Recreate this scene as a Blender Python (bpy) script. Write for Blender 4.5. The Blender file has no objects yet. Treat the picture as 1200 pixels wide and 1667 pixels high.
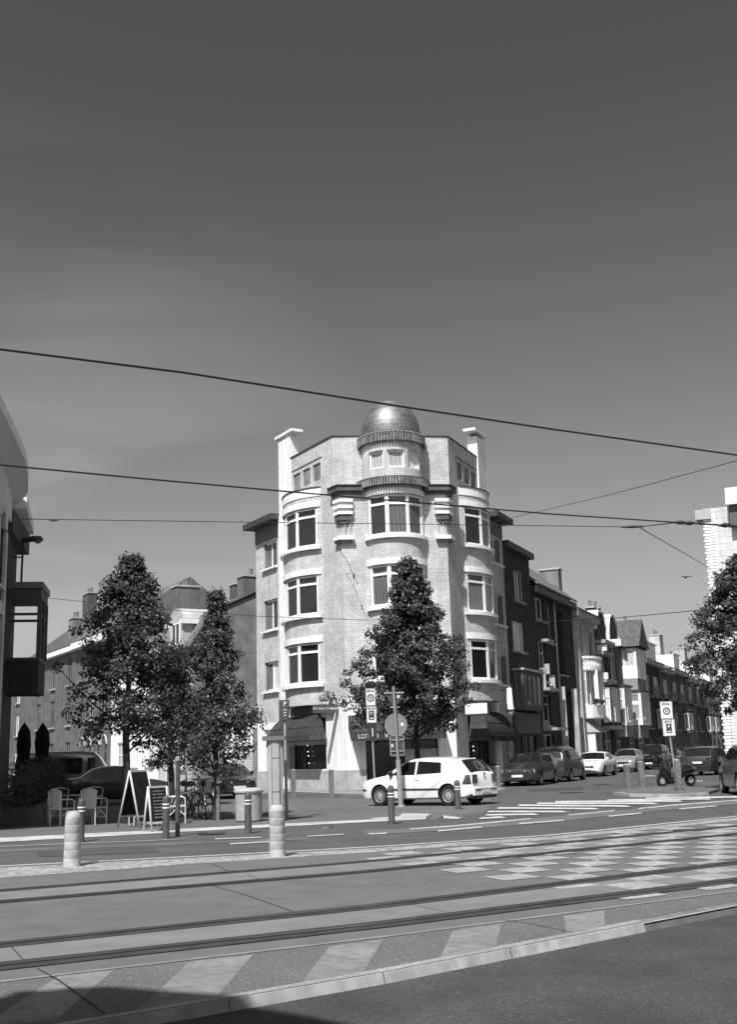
import bpy, bmesh, math, random
from mathutils import Vector, Matrix
R_ = math.radians
# ------------------------------------------------------------------ camera, sky, sun
scene = bpy.context.scene
CAMH, PITCH, ROLL, FPX = 1.5, R_(12.48), R_(1.8), 1800.0
FW = Vector((0, math.cos(PITCH), math.sin(PITCH)))
U0 = Vector((0, -math.sin(PITCH), math.cos(PITCH))); R0 = Vector((1, 0, 0))
UP = U0*math.cos(ROLL) + R0*math.sin(ROLL); RT = R0*math.cos(ROLL) - U0*math.sin(ROLL)
cam = bpy.data.cameras.new('camera'); camo = bpy.data.objects.new('camera', cam)
scene.collection.objects.link(camo); scene.camera = camo
m = Matrix.Identity(4)
for i in range(3):
    m[i][0] = RT[i]; m[i][1] = UP[i]; m[i][2] = -FW[i]
m[2][3] = CAMH
camo.matrix_world = m
cam.sensor_fit = 'HORIZONTAL'; cam.sensor_width = 36; cam.lens = 36*FPX/1200
cam.clip_end = 2000; cam.clip_start = .1
AZ, EL = R_(20), R_(54)      # light travels 20 deg right of +Y, sun 54 deg high behind the camera
world = bpy.data.worlds.new('World'); scene.world = world; world.use_nodes = True
wn = world.node_tree.nodes; wl = world.node_tree.links; wn.clear()
sky = wn.new('ShaderNodeTexSky'); sky.sky_type = 'NISHITA'; sky.sun_disc = False
sky.sun_elevation = EL; sky.sun_rotation = R_(200); sky.air_density = 1.0; sky.dust_density = 3.2; sky.ozone_density = 0.6
sep = wn.new('ShaderNodeSeparateColor'); wl.new(sky.outputs[0], sep.inputs[0])
mul1 = wn.new('ShaderNodeMath'); mul1.operation = 'MULTIPLY_ADD'; wl.new(sep.outputs[0], mul1.inputs[0]); mul1.inputs[1].default_value = .82
mul2 = wn.new('ShaderNodeMath'); mul2.operation = 'MULTIPLY'; wl.new(sep.outputs[1], mul2.inputs[0]); mul2.inputs[1].default_value = .18
wl.new(mul2.outputs[0], mul1.inputs[2])
# thin cirrus wisps low on the left
tc = wn.new('ShaderNodeTexCoord'); mp = wn.new('ShaderNodeMapping'); wl.new(tc.outputs['Generated'], mp.inputs[0])
mp.inputs['Rotation'].default_value = (0, R_(-48), 0); mp.inputs['Scale'].default_value = (1.0, 1.6, 5.0)
nz = wn.new('ShaderNodeTexNoise'); wl.new(mp.outputs[0], nz.inputs[0]); nz.inputs['Scale'].default_value = 2.2; nz.inputs['Detail'].default_value = 6; nz.inputs['Distortion'].default_value = .6
vt = wn.new('ShaderNodeVectorMath'); vt.operation = 'DOT_PRODUCT'; wl.new(tc.outputs['Generated'], vt.inputs[0]); vt.inputs[1].default_value = Vector((-.30, .90, .24)).normalized()
mr = wn.new('ShaderNodeMapRange'); wl.new(vt.outputs['Value'], mr.inputs[0]); mr.inputs[1].default_value = .95; mr.inputs[2].default_value = 1.0; mr.inputs[3].default_value = 0; mr.inputs[4].default_value = 1
mr2 = wn.new('ShaderNodeMapRange'); wl.new(nz.outputs[0], mr2.inputs[0]); mr2.inputs[1].default_value = .42; mr2.inputs[2].default_value = .75; mr2.inputs[3].default_value = 0; mr2.inputs[4].default_value = 1
mm = wn.new('ShaderNodeMath'); mm.operation = 'MULTIPLY'; wl.new(mr.outputs[0], mm.inputs[0]); wl.new(mr2.outputs[0], mm.inputs[1])
ma = wn.new('ShaderNodeMath'); ma.operation = 'MULTIPLY_ADD'; wl.new(mm.outputs[0], ma.inputs[0]); ma.inputs[1].default_value = 1.0; wl.new(mul1.outputs[0], ma.inputs[2])
bg = wn.new('ShaderNodeBackground'); wl.new(ma.outputs[0], bg.inputs[0]); bg.inputs[1].default_value = .065
# paler, hazier towards the horizon
sx = wn.new('ShaderNodeSeparateXYZ'); wl.new(tc.outputs['Generated'], sx.inputs[0])
hz = wn.new('ShaderNodeMapRange'); wl.new(sx.outputs['Z'], hz.inputs[0]); hz.inputs[1].default_value = 0; hz.inputs[2].default_value = .62; hz.inputs[3].default_value = 1.95; hz.inputs[4].default_value = .88; hz.interpolation_type = 'SMOOTHSTEP'
hm = wn.new('ShaderNodeMath'); hm.operation = 'MULTIPLY'; wl.new(ma.outputs[0], hm.inputs[0]); wl.new(hz.outputs[0], hm.inputs[1]); wl.new(hm.outputs[0], bg.inputs[0])
wo = wn.new('ShaderNodeOutputWorld'); wl.new(bg.outputs[0], wo.inputs[0])
sun = bpy.data.lights.new('sun', 'SUN'); sun.energy = 4.6; sun.angle = R_(.53); sun.color = (1, 1, 1)
suno = bpy.data.objects.new('sun', sun); scene.collection.objects.link(suno)
LD = Vector((math.sin(AZ)*math.cos(EL), math.cos(AZ)*math.cos(EL), -math.sin(EL)))
suno.rotation_euler = LD.to_track_quat('-Z', 'Y').to_euler()
scene.view_settings.view_transform = 'Standard'; scene.view_settings.look = 'None'
scene.view_settings.exposure = 0.33; scene.view_settings.gamma = 1
rnd = random.Random(7)
# ------------------------------------------------------------------ helpers
def ray(px, py): return FW + RT*((px-600)/FPX) + UP*((833.5-py)/FPX)
def G(px, py, z=0.0):
    d = ray(px, py); t = (z-CAMH)/d.z
    return Vector((d.x*t, d.y*t, z))
def V2(a): return Vector((a[0], a[1]))
COL = scene.collection
MATS = {}
def mat(name, v, rough=.8, spec=.3, metal=0, kind=None, v2=None, scale=4.0, amt=.25, bump=0.0, coat=0, bs=(.22, .065)):
    """Grey procedural material; kind: noise | brick | brickuv | glass | curtain | slats."""
    if name in MATS: return MATS[name]
    M = bpy.data.materials.new(name); M.use_nodes = True; N = M.node_tree.nodes; L = M.node_tree.links
    b = N['Principled BSDF']; b.inputs['Roughness'].default_value = rough; b.inputs['Metallic'].default_value = metal
    b.inputs['Specular IOR Level'].default_value = spec; b.inputs['Coat Weight'].default_value = coat; b.inputs['Coat Roughness'].default_value = .05
    c = (v, v, v, 1); b.inputs['Base Color'].default_value = c
    if kind is None: MATS[name] = M; return M
    def noise(src, sc, det=4, dist=0):
        n = N.new('ShaderNodeTexNoise'); n.inputs['Scale'].default_value = sc; n.inputs['Detail'].default_value = det; n.inputs['Distortion'].default_value = dist
        L.new(src, n.inputs[0]); return n.outputs[0]
    def maprange(src, a, bb, c_, d):
        n = N.new('ShaderNodeMapRange'); L.new(src, n.inputs[0])
        for k, x in enumerate((a, bb, c_, d)): n.inputs[k+1].default_value = x
        return n.outputs[0]
    def mul(a, bb):
        n = N.new('ShaderNodeMath'); n.operation = 'MULTIPLY'
        for k, x in enumerate((a, bb)):
            if isinstance(x, (int, float)): n.inputs[k].default_value = x
            else: L.new(x, n.inputs[k])
        return n.outputs[0]
    T = N.new('ShaderNodeTexCoord'); geo = N.new('ShaderNodeNewGeometry')
    pos = geo.outputs['Position']
    if kind == 'noise':
        f = mul(maprange(noise(pos, scale, 6), .3, .7, 1-amt, 1+amt), maprange(noise(pos, scale*.17, 3), .3, .7, 1-amt*.6, 1+amt*.6))
        col = mul(f, v)
        hsrc = noise(pos, scale*6, 2)
    elif kind == 'streak':    # rain streaks and grime running down painted surfaces
        mpp = N.new('ShaderNodeMapping'); L.new(pos, mpp.inputs[0]); mpp.inputs['Scale'].default_value = (4, 4, .35)
        f = mul(maprange(noise(mpp.outputs[0], 2.0, 6), .45, .75, 1.03, .80), maprange(noise(pos, scale, 5), .3, .7, 1-amt, 1+amt)); col = mul(f, v); hsrc = None
    elif kind == 'brick':
        bt = N.new('ShaderNodeTexBrick'); L.new(T.outputs['UV'], bt.inputs[0])
        bt.inputs['Scale'].default_value = 1; bt.inputs['Brick Width'].default_value = bs[0]; bt.inputs['Row Height'].default_value = bs[1]
        bt.inputs['Mortar Size'].default_value = .011; bt.inputs['Mortar Smooth'].default_value = .3; bt.inputs['Bias'].default_value = -.1
        k = v2 if v2 is not None else v*.8
        bt.inputs['Color1'].default_value = c; bt.inputs['Color2'].default_value = (k, k, k, 1); q = (v+k)/2*(.60 if v > .3 else 1.6)
        bt.inputs['Mortar'].default_value = (q, q, q, 1)
        f = mul(maprange(noise(pos, 1.3, 5), .3, .7, 1-amt*.6, 1+amt*.5), maprange(noise(pos, 14, 2), .3, .7, .93, 1.07))
        mpp = N.new('ShaderNodeMapping'); L.new(pos, mpp.inputs[0]); mpp.inputs['Scale'].default_value = (2.2, 2.2, .22)
        f = mul(f, maprange(noise(mpp.outputs[0], 1.6, 5), .35, .7, 1.05, .86))
        s = N.new('ShaderNodeSeparateColor'); L.new(bt.outputs[0], s.inputs[0])
        col = mul(s.outputs[0], f); hsrc = s.outputs[0]
    elif kind == 'curtain':
        w = N.new('ShaderNodeTexWave'); w.bands_direction = 'X'; L.new(T.outputs['UV'], w.inputs[0]); w.inputs['Scale'].default_value = 1.5
        w.inputs['Distortion'].default_value = 5; w.inputs['Detail'].default_value = 3; w.inputs['Detail Scale'].default_value = .6
        oi = N.new('ShaderNodeObjectInfo')
        col = mul(mul(maprange(w.outputs[0], 0, 1, .78, 1.18), maprange(oi.outputs['Random'], 0, 1, .3, 1.7)), v); hsrc = None
    elif kind == 'slats':
        w = N.new('ShaderNodeTexWave'); w.bands_direction = 'Y'; L.new(T.outputs['UV'], w.inputs[0]); w.inputs['Scale'].default_value = scale
        col = mul(maprange(w.outputs[0], 0, .35, .55, 1), v); hsrc = w.outputs[0]
    elif kind == 'asphalt':
        vo = N.new('ShaderNodeTexVoronoi'); vo.inputs['Scale'].default_value = 75; L.new(pos, vo.inputs[0])
        s = N.new('ShaderNodeSeparateColor'); L.new(vo.outputs['Color'], s.inputs[0])
        sp = maprange(s.outputs[0], .0, 1.0, .80, 1.2); hi = maprange(s.outputs[1], .93, 1.0, 1.0, 2.2)
        f = mul(maprange(noise(pos, 1.1, 6), .3, .7, 1-amt, 1+amt), maprange(noise(pos, .16, 3, .5), .3, .7, .88, 1.12))
        col = mul(mul(mul(sp, hi), f), v); hsrc = noise(pos, 90, 2)
    elif kind == 'worn':      # worn road paint: shows the road through chips
        f = maprange(noise(pos, 9, 8, .4), .40, .58, v2 or v*.5, v)
        col = mul(f, maprange(noise(pos, 1.7, 4), .3, .7, 1-amt, 1+amt)); hsrc = None
    elif kind == 'leaf':
        oi = N.new('ShaderNodeNewGeometry'); col = mul(maprange(oi.outputs['Random Per Island'], 0, 1, .55, 1.5), v); hsrc = None
        tr = N.new('ShaderNodeBsdfTranslucent'); cc = N.new('ShaderNodeCombineColor')
        t2 = mul(col, 1.1)
        for k in range(3): L.new(t2, cc.inputs[k])
        L.new(cc.outputs[0], tr.inputs[0]); mx = N.new('ShaderNodeMixShader'); mx.inputs[0].default_value = .22
        L.new(b.outputs[0], mx.inputs[1]); L.new(tr.outputs[0], mx.inputs[2]); L.new(mx.outputs[0], N['Material Output'].inputs[0])
    if kind != 'x':
        cb = N.new('ShaderNodeCombineColor')
        for k in range(3): L.new(col, cb.inputs[k])
        L.new(cb.outputs[0], b.inputs['Base Color'])
        if bump and hsrc is not None:
            bp = N.new('ShaderNodeBump'); bp.inputs['Strength'].default_value = bump; bp.inputs['Distance'].default_value = .02
            L.new(hsrc, bp.inputs['Height']); L.new(bp.outputs[0], b.inputs['Normal'])
    MATS[name] = M; return M
BRL = mat('light brick', .645, .9, .15, kind='brick', v2=.50, amt=.25, bump=.6, bs=(.26, .088))
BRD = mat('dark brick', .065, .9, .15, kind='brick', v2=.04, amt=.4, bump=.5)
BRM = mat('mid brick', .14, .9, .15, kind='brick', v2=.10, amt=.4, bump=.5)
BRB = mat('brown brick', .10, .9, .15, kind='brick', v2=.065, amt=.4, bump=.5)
WHT = mat('white paint', .84, .6, .3, kind='streak', scale=2.5, amt=.05)
STUC = mat('light stucco', .42, .9, .2, kind='noise', scale=1.6, amt=.22, bump=.2)
STUG = mat('grey render', .20, .9, .2, kind='noise', scale=1.1, amt=.3, bump=.2)
STONE = mat('grey stone', .40, .85, .2, kind='noise', scale=3, amt=.2, bump=.2)
DKST = mat('dark glazed brick', .10, .6, .4, kind='noise', scale=9, amt=.4)
COPE = mat('dark coping', .055, .6, .4)
BLK = mat('black', .012, .6, .3)
GLS = mat('window glass', .02, .08, .6, kind='curtain', coat=.3)
GLC = mat('curtained glass', .10, .1, .6, kind='curtain')
GLW = mat('net curtain glass', .45, .25, .5, kind='curtain')
SHOPG = mat('shop glass', .008, .04, .8)
CANV = mat('dark canvas', .055, .85, .1, kind='noise', scale=5, amt=.25)
DOME = mat('dome metal', .26, .52, .5, metal=.75, kind='brick', v2=.19, amt=.35, bump=.7, bs=(.5, .27))
ASPH = mat('foreground asphalt', .066, .9, .2, kind='asphalt', amt=.22, bump=.5)
ASPL = mat('lane asphalt', .088, .9, .2, kind='asphalt', amt=.15, bump=.3)
PLAZ = mat('plaza paving', .125, .9, .2, kind='noise', scale=1.5, amt=.16, bump=.1)
CONC = mat('tramway concrete', .135, .85, .2, kind='noise', scale=2.2, amt=.12, bump=.1)
CONL = mat('rail strip concrete', .185, .85, .2, kind='noise', scale=2.2, amt=.12, bump=.1)
HATC = mat('rough concrete', .125, .9, .2, kind='asphalt', amt=.12, bump=.2)
KERB = mat('kerb concrete', .44, .85, .2, kind='streak', scale=7, amt=.22)
PAVE = mat('pavement slabs', .24, .85, .2, kind='brick', v2=.20, bs=(.4, .4), amt=.2)
COBB = mat('light cobbles', .36, .85, .2, kind='worn', v2=.19, amt=.2)
MARK = mat('worn road paint', .50, .8, .2, kind='worn', v2=.32, amt=.15)
MARW = mat('old hatching paint', .235, .85, .2, kind='worn', v2=.185, amt=.15)
CHEK = mat('checker paint', .36, .85, .2, kind='worn', v2=.25, amt=.18)
RAIL = mat('rail steel', .13, .35, .5, metal=.7)
JOIN = mat('rail joint asphalt', .05, .85, .2, kind='noise', scale=6, amt=.25)
RUST = mat('dark painted metal', .05, .5, .4)
STEEL = mat('galvanised steel', .30, .5, .4, kind='noise', scale=8, amt=.15)
SGRY = mat('sign back grey', .20, .55, .4)
SWHT = mat('sign white', .72, .5, .4)
SBLU = mat('sign dark', .035, .5, .4)
BARK = mat('bark', .045, .95, .1, kind='noise', scale=14, amt=.4, bump=.5)
LEAF = mat('leaves', .064, .45, .4, kind='leaf')
SLATE = mat('roof slate', .10, .7, .3, kind='brick', v2=.065, bs=(.3, .2), amt=.4, bump=.4)
ROOFM = mat('roof tiles', .16, .8, .3, kind='brick', v2=.10, bs=(.25, .3), amt=.4, bump=.6)
ROOFL = mat('light roof tiles', .30, .8, .3, kind='brick', v2=.20, bs=(.25, .3), amt=.4, bump=.6)
TYRE = mat('tyre rubber', .018, .85, .2)
RIM = mat('alloy rim', .50, .35, .5, metal=.5)
CHRO = mat('chrome', .6, .15, .5, metal=1)
LAMPG = mat('headlamp glass', .45, .1, .8)
LAMPR = mat('tail lamp', .05, .15, .7)
PLAST = mat('black plastic', .03, .5, .4)
RATT = mat('pale rattan', .50, .8, .2, kind='noise', scale=30, amt=.2)
GARD = mat('roller shutter', .55, .6, .3, kind='slats', scale=2.2)
BULB = mat('small bulb', .9, .5, .3)
_e = BULB.node_tree.nodes['Principled BSDF']; _e.inputs['Emission Color'].default_value = (1, 1, 1, 1); _e.inputs['Emission Strength'].default_value = 1.2

class MB:
    def __init__(s): s.v = []; s.f = []; s.uv = []; s.mi = []; s.sm = []
    def face(s, pts, uv=None, mi=0, smooth=False):
        b = len(s.v); s.v += [tuple(p) for p in pts]; s.f.append(tuple(range(b, b+len(pts))))
        if uv is None:
            p0 = Vector(pts[0]); n = (Vector(pts[1])-p0).cross(Vector(pts[2])-p0)
            if n.length < 1e-9: uv = [(0, 0)]*len(pts)
            else:
                n.normalize()
                if abs(n.z) > .75: uv = [(p[0], p[1]) for p in pts]
                else:
                    t = Vector((-n.y, n.x, 0)).normalized(); w = n.cross(t)
                    uv = [(Vector(p).dot(t), Vector(p).dot(w)) for p in pts]
        s.uv.append(uv); s.mi.append(mi); s.sm.append(smooth)
    def box(s, c, sx, sy, sz, t=None, mi=0, up=None):
        """box centred at c; t = horizontal x axis."""
        X = Vector((t[0], t[1], t[2] if len(t) > 2 else 0)).normalized() if t is not None else Vector((1, 0, 0))
        Z = Vector((0, 0, 1)) if up is None else Vector(up).normalized()
        Y = Z.cross(X).normalized(); Z = X.cross(Y); c = Vector(c)
        P = [c + X*(a*sx/2) + Y*(b*sy/2) + Z*(d*sz/2) for d in (-1, 1) for b in (-1, 1) for a in (-1, 1)]
        for q in ((0, 2, 3, 1), (4, 5, 7, 6), (0, 1, 5, 4), (2, 6, 7, 3), (0, 4, 6, 2), (1, 3, 7, 5)): s.face([P[i] for i in q], mi=mi)
    def prism(s, poly, z0, z1, mi=0, top=True, bottom=True):
        n = len(poly); a = sum(poly[i][0]*poly[(i+1) % n][1]-poly[(i+1) % n][0]*poly[i][1] for i in range(n))
        p = [V2(q) for q in (poly if a > 0 else list(poly)[::-1])]; u = 0
        for i in range(n):
            q, r = p[i], p[(i+1) % n]; l = (r-q).length
            s.face([(q.x, q.y, z0), (r.x, r.y, z0), (r.x, r.y, z1), (q.x, q.y, z1)], [(u, z0), (u+l, z0), (u+l, z1), (u, z1)], mi); u += l
        if top: s.face([(q.x, q.y, z1) for q in p], mi=mi)
        if bottom: s.face([(q.x, q.y, z0) for q in p[::-1]], mi=mi)
    def tube(s, path, r, n=8, mi=0, cap=True):
        P = [Vector(p) for p in path]; rs = r if isinstance(r, (list, tuple)) else [r]*len(P); rings = []
        pu = None
        for i, p in enumerate(P):
            d = (P[min(i+1, len(P)-1)]-P[max(i-1, 0)]).normalized()
            if pu is None: pu = d.orthogonal().normalized()
            pu = (pu - d*pu.dot(d)).normalized(); w = d.cross(pu)
            rings.append([p + pu*(rs[i]*math.cos(6.28318*k/n)) + w*(rs[i]*math.sin(6.28318*k/n)) for k in range(n)])
        for a, b in zip(rings, rings[1:]):
            for k in range(n): s.face([a[k], a[(k+1) % n], b[(k+1) % n], b[k]], mi=mi, smooth=True)
        if cap: s.face(rings[0][::-1], mi=mi); s.face(rings[-1], mi=mi)
    def lathe(s, prof, c=(0, 0, 0), n=24, mi=0, a0=0, a1=2*math.pi, axis=None, uvr=None):
        c = Vector(c)
        if axis is None: X, Y, Z = Vector((1, 0, 0)), Vector((0, 1, 0)), Vector((0, 0, 1))
        else:
            Z = Vector(axis).normalized(); X = Z.orthogonal().normalized(); Y = Z.cross(X)
        def pt(r, z, a): return c + X*(r*math.cos(a)) + Y*(r*math.sin(a)) + Z*z
        v = 0
        for (r0, z0), (r1, z1) in zip(prof, prof[1:]):
            dl = math.hypot(r1-r0, z1-z0)
            for k in range(n):
                a, b = a0+(a1-a0)*k/n, a0+(a1-a0)*(k+1)/n; R = uvr or max(r0, r1)
                q = [pt(r0, z0, a), pt(r0, z0, b), pt(r1, z1, b), pt(r1, z1, a)]; uv = [(a*R, v), (b*R, v), (b*R, v+dl), (a*R, v+dl)]
                if r1 < 1e-5: q = q[:3]; uv = uv[:3]
                elif r0 < 1e-5: q = q[1:]; uv = uv[1:]; q = [pt(r0, z0, a), q[1], q[2]]
                s.face(q, uv, mi, smooth=True)
            v += dl
    def build(s, name, mats, parent=None, merge=False):
        me = bpy.data.meshes.new(name); me.from_pydata(s.v, [], s.f)
        if not isinstance(mats, (list, tuple)): mats = [mats]
        for m_ in mats: me.materials.append(m_)
        ul = me.uv_layers.new(name='UVMap'); ul.data.foreach_set('uv', [x for f in s.uv for q in f for x in q])
        me.polygons.foreach_set('material_index', s.mi); me.polygons.foreach_set('use_smooth', s.sm)
        if any(s.sm) or merge:
            bm = bmesh.new(); bm.from_mesh(me); bmesh.ops.remove_doubles(bm, verts=bm.verts, dist=1e-4)
            if merge: bmesh.ops.recalc_face_normals(bm, faces=bm.faces)
            for e in bm.edges:
                if len(e.link_faces) == 2 and e.calc_face_angle(0) > .7: e.smooth = False
            bm.to_mesh(me); bm.free()
        me.validate(); me.update()
        o = bpy.data.objects.new(name, me); COL.objects.link(o)
        if parent is not None: o.parent = parent
        return o
def tag(o, label=None, cat=None, group=None, kind=None):
    if label: o['label'] = label
    if cat: o['category'] = cat
    if group: o['group'] = group
    if kind: o['kind'] = kind
    return o
def thing(name, label, cat, loc=(0, 0, 0), rz=0, group=None):
    o = bpy.data.objects.new(name, None); COL.objects.link(o); o.location = loc; o.rotation_euler = (0, 0, rz); o.empty_display_size = .3
    return tag(o, label, cat, group)
def copy_tree(o, label=None, loc=None, rz=None, par=None):
    c = o.copy(); COL.objects.link(c)
    if par is not None: c.parent = par
    for ch in list(o.children): copy_tree(ch, par=c)
    if label: c['label'] = label
    if loc is not None: c.location = loc
    if rz is not None: c.rotation_euler = (0, 0, rz)
    return c
def struct(name, mb, m_): return tag(mb.build(name, m_), kind='structure')
def text_mesh(body, size, M3, m_, parent, name='lettering', ext=.008):
    cu = bpy.data.curves.new('t', 'FONT'); cu.body = body; cu.size = size; cu.align_x = 'CENTER'; cu.align_y = 'CENTER'; cu.extrude = ext
    to = bpy.data.objects.new('t', cu); COL.objects.link(to); dg = bpy.context.evaluated_depsgraph_get()
    me = bpy.data.meshes.new_from_object(to.evaluated_get(dg)); bpy.data.objects.remove(to)
    me.materials.clear(); me.materials.append(m_); me.transform(M3)
    o = bpy.data.objects.new(name, me); COL.objects.link(o); o.parent = parent; return o
def frame3(o, x, n):
    """matrix whose local x is x, local z is outward n, local y is up"""
    X = Vector((x[0], x[1], 0)).normalized(); Z = Vector((n[0], n[1], 0)).normalized(); Y = Vector((0, 0, 1))
    M = Matrix.Identity(4)
    for i in range(3): M[i][0] = X[i]; M[i][1] = Y[i]; M[i][2] = Z[i]; M[i][3] = o[i]
    return M
# ---- facade tools: polylines in plan, outward side sgn (+1 = right hand of travel)
def offs(poly, o, sgn):
    P = [V2(p) for p in poly]; out = []
    for i, p in enumerate(P):
        ns = []
        for a, b in ((i-1, i), (i, i+1)):
            if a >= 0 and b < len(P):
                d = (P[b]-P[a]).normalized(); ns.append(Vector((d.y, -d.x))*sgn)
        n = ns[0] if len(ns) == 1 else (ns[0]+ns[1]).normalized()
        k = 1 if len(ns) == 1 else 1/max(.5, n.dot(ns[0]))
        out.append(p + n*(o*k))
    return out
def band(mb, poly, o0, o1, z0, z1, sgn, mi=0):
    A, B = offs(poly, o0, sgn), offs(poly, o1, sgn)
    if sgn < 0: A.reverse(); B.reverse()
    n = len(A); u = 0
    for i in range(n-1):
        a, b, c, d = A[i], A[i+1], B[i+1], B[i]; l = (c-d).length
        mb.face([(d.x, d.y, z0), (c.x, c.y, z0), (c.x, c.y, z1), (d.x, d.y, z1)], [(u, z0), (u+l, z0), (u+l, z1), (u, z1)], mi)
        mb.face([(b.x, b.y, z0), (a.x, a.y, z0), (a.x, a.y, z1), (b.x, b.y, z1)], None, mi)
        mb.face([(d.x, d.y, z1), (c.x, c.y, z1), (b.x, b.y, z1), (a.x, a.y, z1)], None, mi)
        mb.face([(a.x, a.y, z0), (b.x, b.y, z0), (c.x, c.y, z0), (d.x, d.y, z0)], None, mi); u += l
    for i, w in ((0, 1), (n-1, -1)):
        q = [(A[i].x, A[i].y, z0), (B[i].x, B[i].y, z0), (B[i].x, B[i].y, z1), (A[i].x, A[i].y, z1)]
        mb.face(q[::w], None, mi)
def cumul(poly):
    u = [0]
    for a, b in zip(poly, poly[1:]): u.append(u[-1]+(V2(b)-V2(a)).length)
    return u
def wall(mb, poly, z0, z1, holes, sgn, reveal=.18, mi=0):
    U = cumul(poly); IN = offs(poly, -reveal, sgn)
    def at(P, u):
        for i in range(len(U)-1):
            if u <= U[i+1]+1e-6:
                t = (u-U[i])/max(1e-6, U[i+1]-U[i]); return V2(P[i]).lerp(V2(P[i+1]), t)
        return V2(P[-1])
    ub = sorted(set([round(x, 4) for x in U]+[round(x, 4) for h in holes for x in h[:2]]))
    zb = sorted(set([z0, z1]+[x for h in holes for x in h[2:4]])); zb = [z for z in zb if z0 <= z <= z1]
    def inh(u, z):
        for h in holes:
            if h[0] < u < h[1] and h[2] < z < h[3]: return True
        return False
    def q4(a, b, za, zb_, ua, ub_):
        f = [(a.x, a.y, za), (b.x, b.y, za), (b.x, b.y, zb_), (a.x, a.y, zb_)]; uv = [(ua, za), (ub_, za), (ub_, zb_), (ua, zb_)]
        if sgn < 0: f = f[::-1]; uv = uv[::-1]
        mb.face(f, uv, mi)
    for i in range(len(ub)-1):
        a, b = at(poly, ub[i]), at(poly, ub[i+1]); ia, ib = at(IN, ub[i]), at(IN, ub[i+1]); um = (ub[i]+ub[i+1])/2
        for j in range(len(zb)-1):
            zm = (zb[j]+zb[j+1])/2
            if not inh(um, zm): q4(a, b, zb[j], zb[j+1], ub[i], ub[i+1])
            else:
                if j == 0 or not inh(um, (zb[j-1]+zb[j])/2): mb.face([(a.x, a.y, zb[j]), (b.x, b.y, zb[j]), (ib.x, ib.y, zb[j]), (ia.x, ia.y, zb[j])][::sgn], None, mi)
                if j == len(zb)-2 or not inh(um, (zb[j+1]+zb[j+2])/2): mb.face([(a.x, a.y, zb[j+1]), (b.x, b.y, zb[j+1]), (ib.x, ib.y, zb[j+1]), (ia.x, ia.y, zb[j+1])][::-sgn], None, mi)
                if i == 0 or not inh((ub[i-1]+ub[i])/2, zm): mb.face([(a.x, a.y, zb[j]), (a.x, a.y, zb[j+1]), (ia.x, ia.y, zb[j+1]), (ia.x, ia.y, zb[j])][::-sgn], None, mi)
                if i == len(ub)-2 or not inh((ub[i+1]+ub[i+2])/2, zm): mb.face([(b.x, b.y, zb[j]), (b.x, b.y, zb[j+1]), (ib.x, ib.y, zb[j+1]), (ib.x, ib.y, zb[j])][::sgn], None, mi)
    return at
def window(par, P0, P1, z0, z1, sgn, inset=.08, cols=2, transom=None, fw=.075, m_=None, pm=None, sill=True, sm=None, name='window', label=None, widths=None, depth=.07):
    """window between plan points P0,P1; mesh of the frame, child pane, child sill"""
    P0, P1 = V2(P0), V2(P1); t = (P1-P0); W = t.length; t = t/W; n = Vector((t.y, -t.x))*sgn
    m_ = m_ or WHT; pm = pm or GLS; mb = MB(); c0 = -inset-depth/2
    def P(u, z, o=c0): q = P0+t*u+n*o; return (q.x, q.y, z)
    mb.box(P(fw/2, (z0+z1)/2), fw, depth, z1-z0, t); mb.box(P(W-fw/2, (z0+z1)/2), fw, depth, z1-z0, t)
    mb.box(P(W/2, z0+fw/2), W-2*fw, depth, fw, t); mb.box(P(W/2, z1-fw/2), W-2*fw, depth, fw, t)
    zt = z0+(z1-z0)*transom if transom else None
    us = [fw]; ws = widths or [1]*cols; tot = sum(ws); us = [fw+(W-2*fw)*sum(ws[:k])/tot for k in range(cols+1)]
    for u in us[1:-1]: mb.box(P(u, (z0+z1)/2), fw*.9, depth, z1-z0-2*fw, t)
    for k in range(cols):
        a = us[k]+(fw*.45 if k else 0); b = us[k+1]-(fw*.45 if k < cols-1 else 0)
        if zt: mb.box(P((a+b)/2, zt), b-a, depth-.004, fw, t)
    f = tag(mb.build(name, m_, par), label)
    g = MB(); a, b = P(fw*.5, z0+fw*.5, c0-.01), P(W-fw*.5, z1-fw*.5, c0-.01)
    q = [(a[0], a[1], a[2]), (b[0], b[1], a[2]), (b[0], b[1], b[2]), (a[0], a[1], b[2])][::sgn]
    g.face(q, [(0, 0), (W, 0), (W, z1-z0), (0, z1-z0)][::sgn]); g.build('pane', pm, f)
    if sill:
        s = MB(); s.box(P(W/2, z0-.06, .03), W+.16, .26, .1, t); s.build('sill', sm or STONE, f)
    return f
def arc(c, r, a0, a1, n, f, nf):
    """points c + r*(f cos a + nf sin a)"""
    return [V2(c)+f*(r*math.cos(a0+(a1-a0)*k/n))+nf*(r*math.sin(a0+(a1-a0)*k/n)) for k in range(n+1)]
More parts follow.
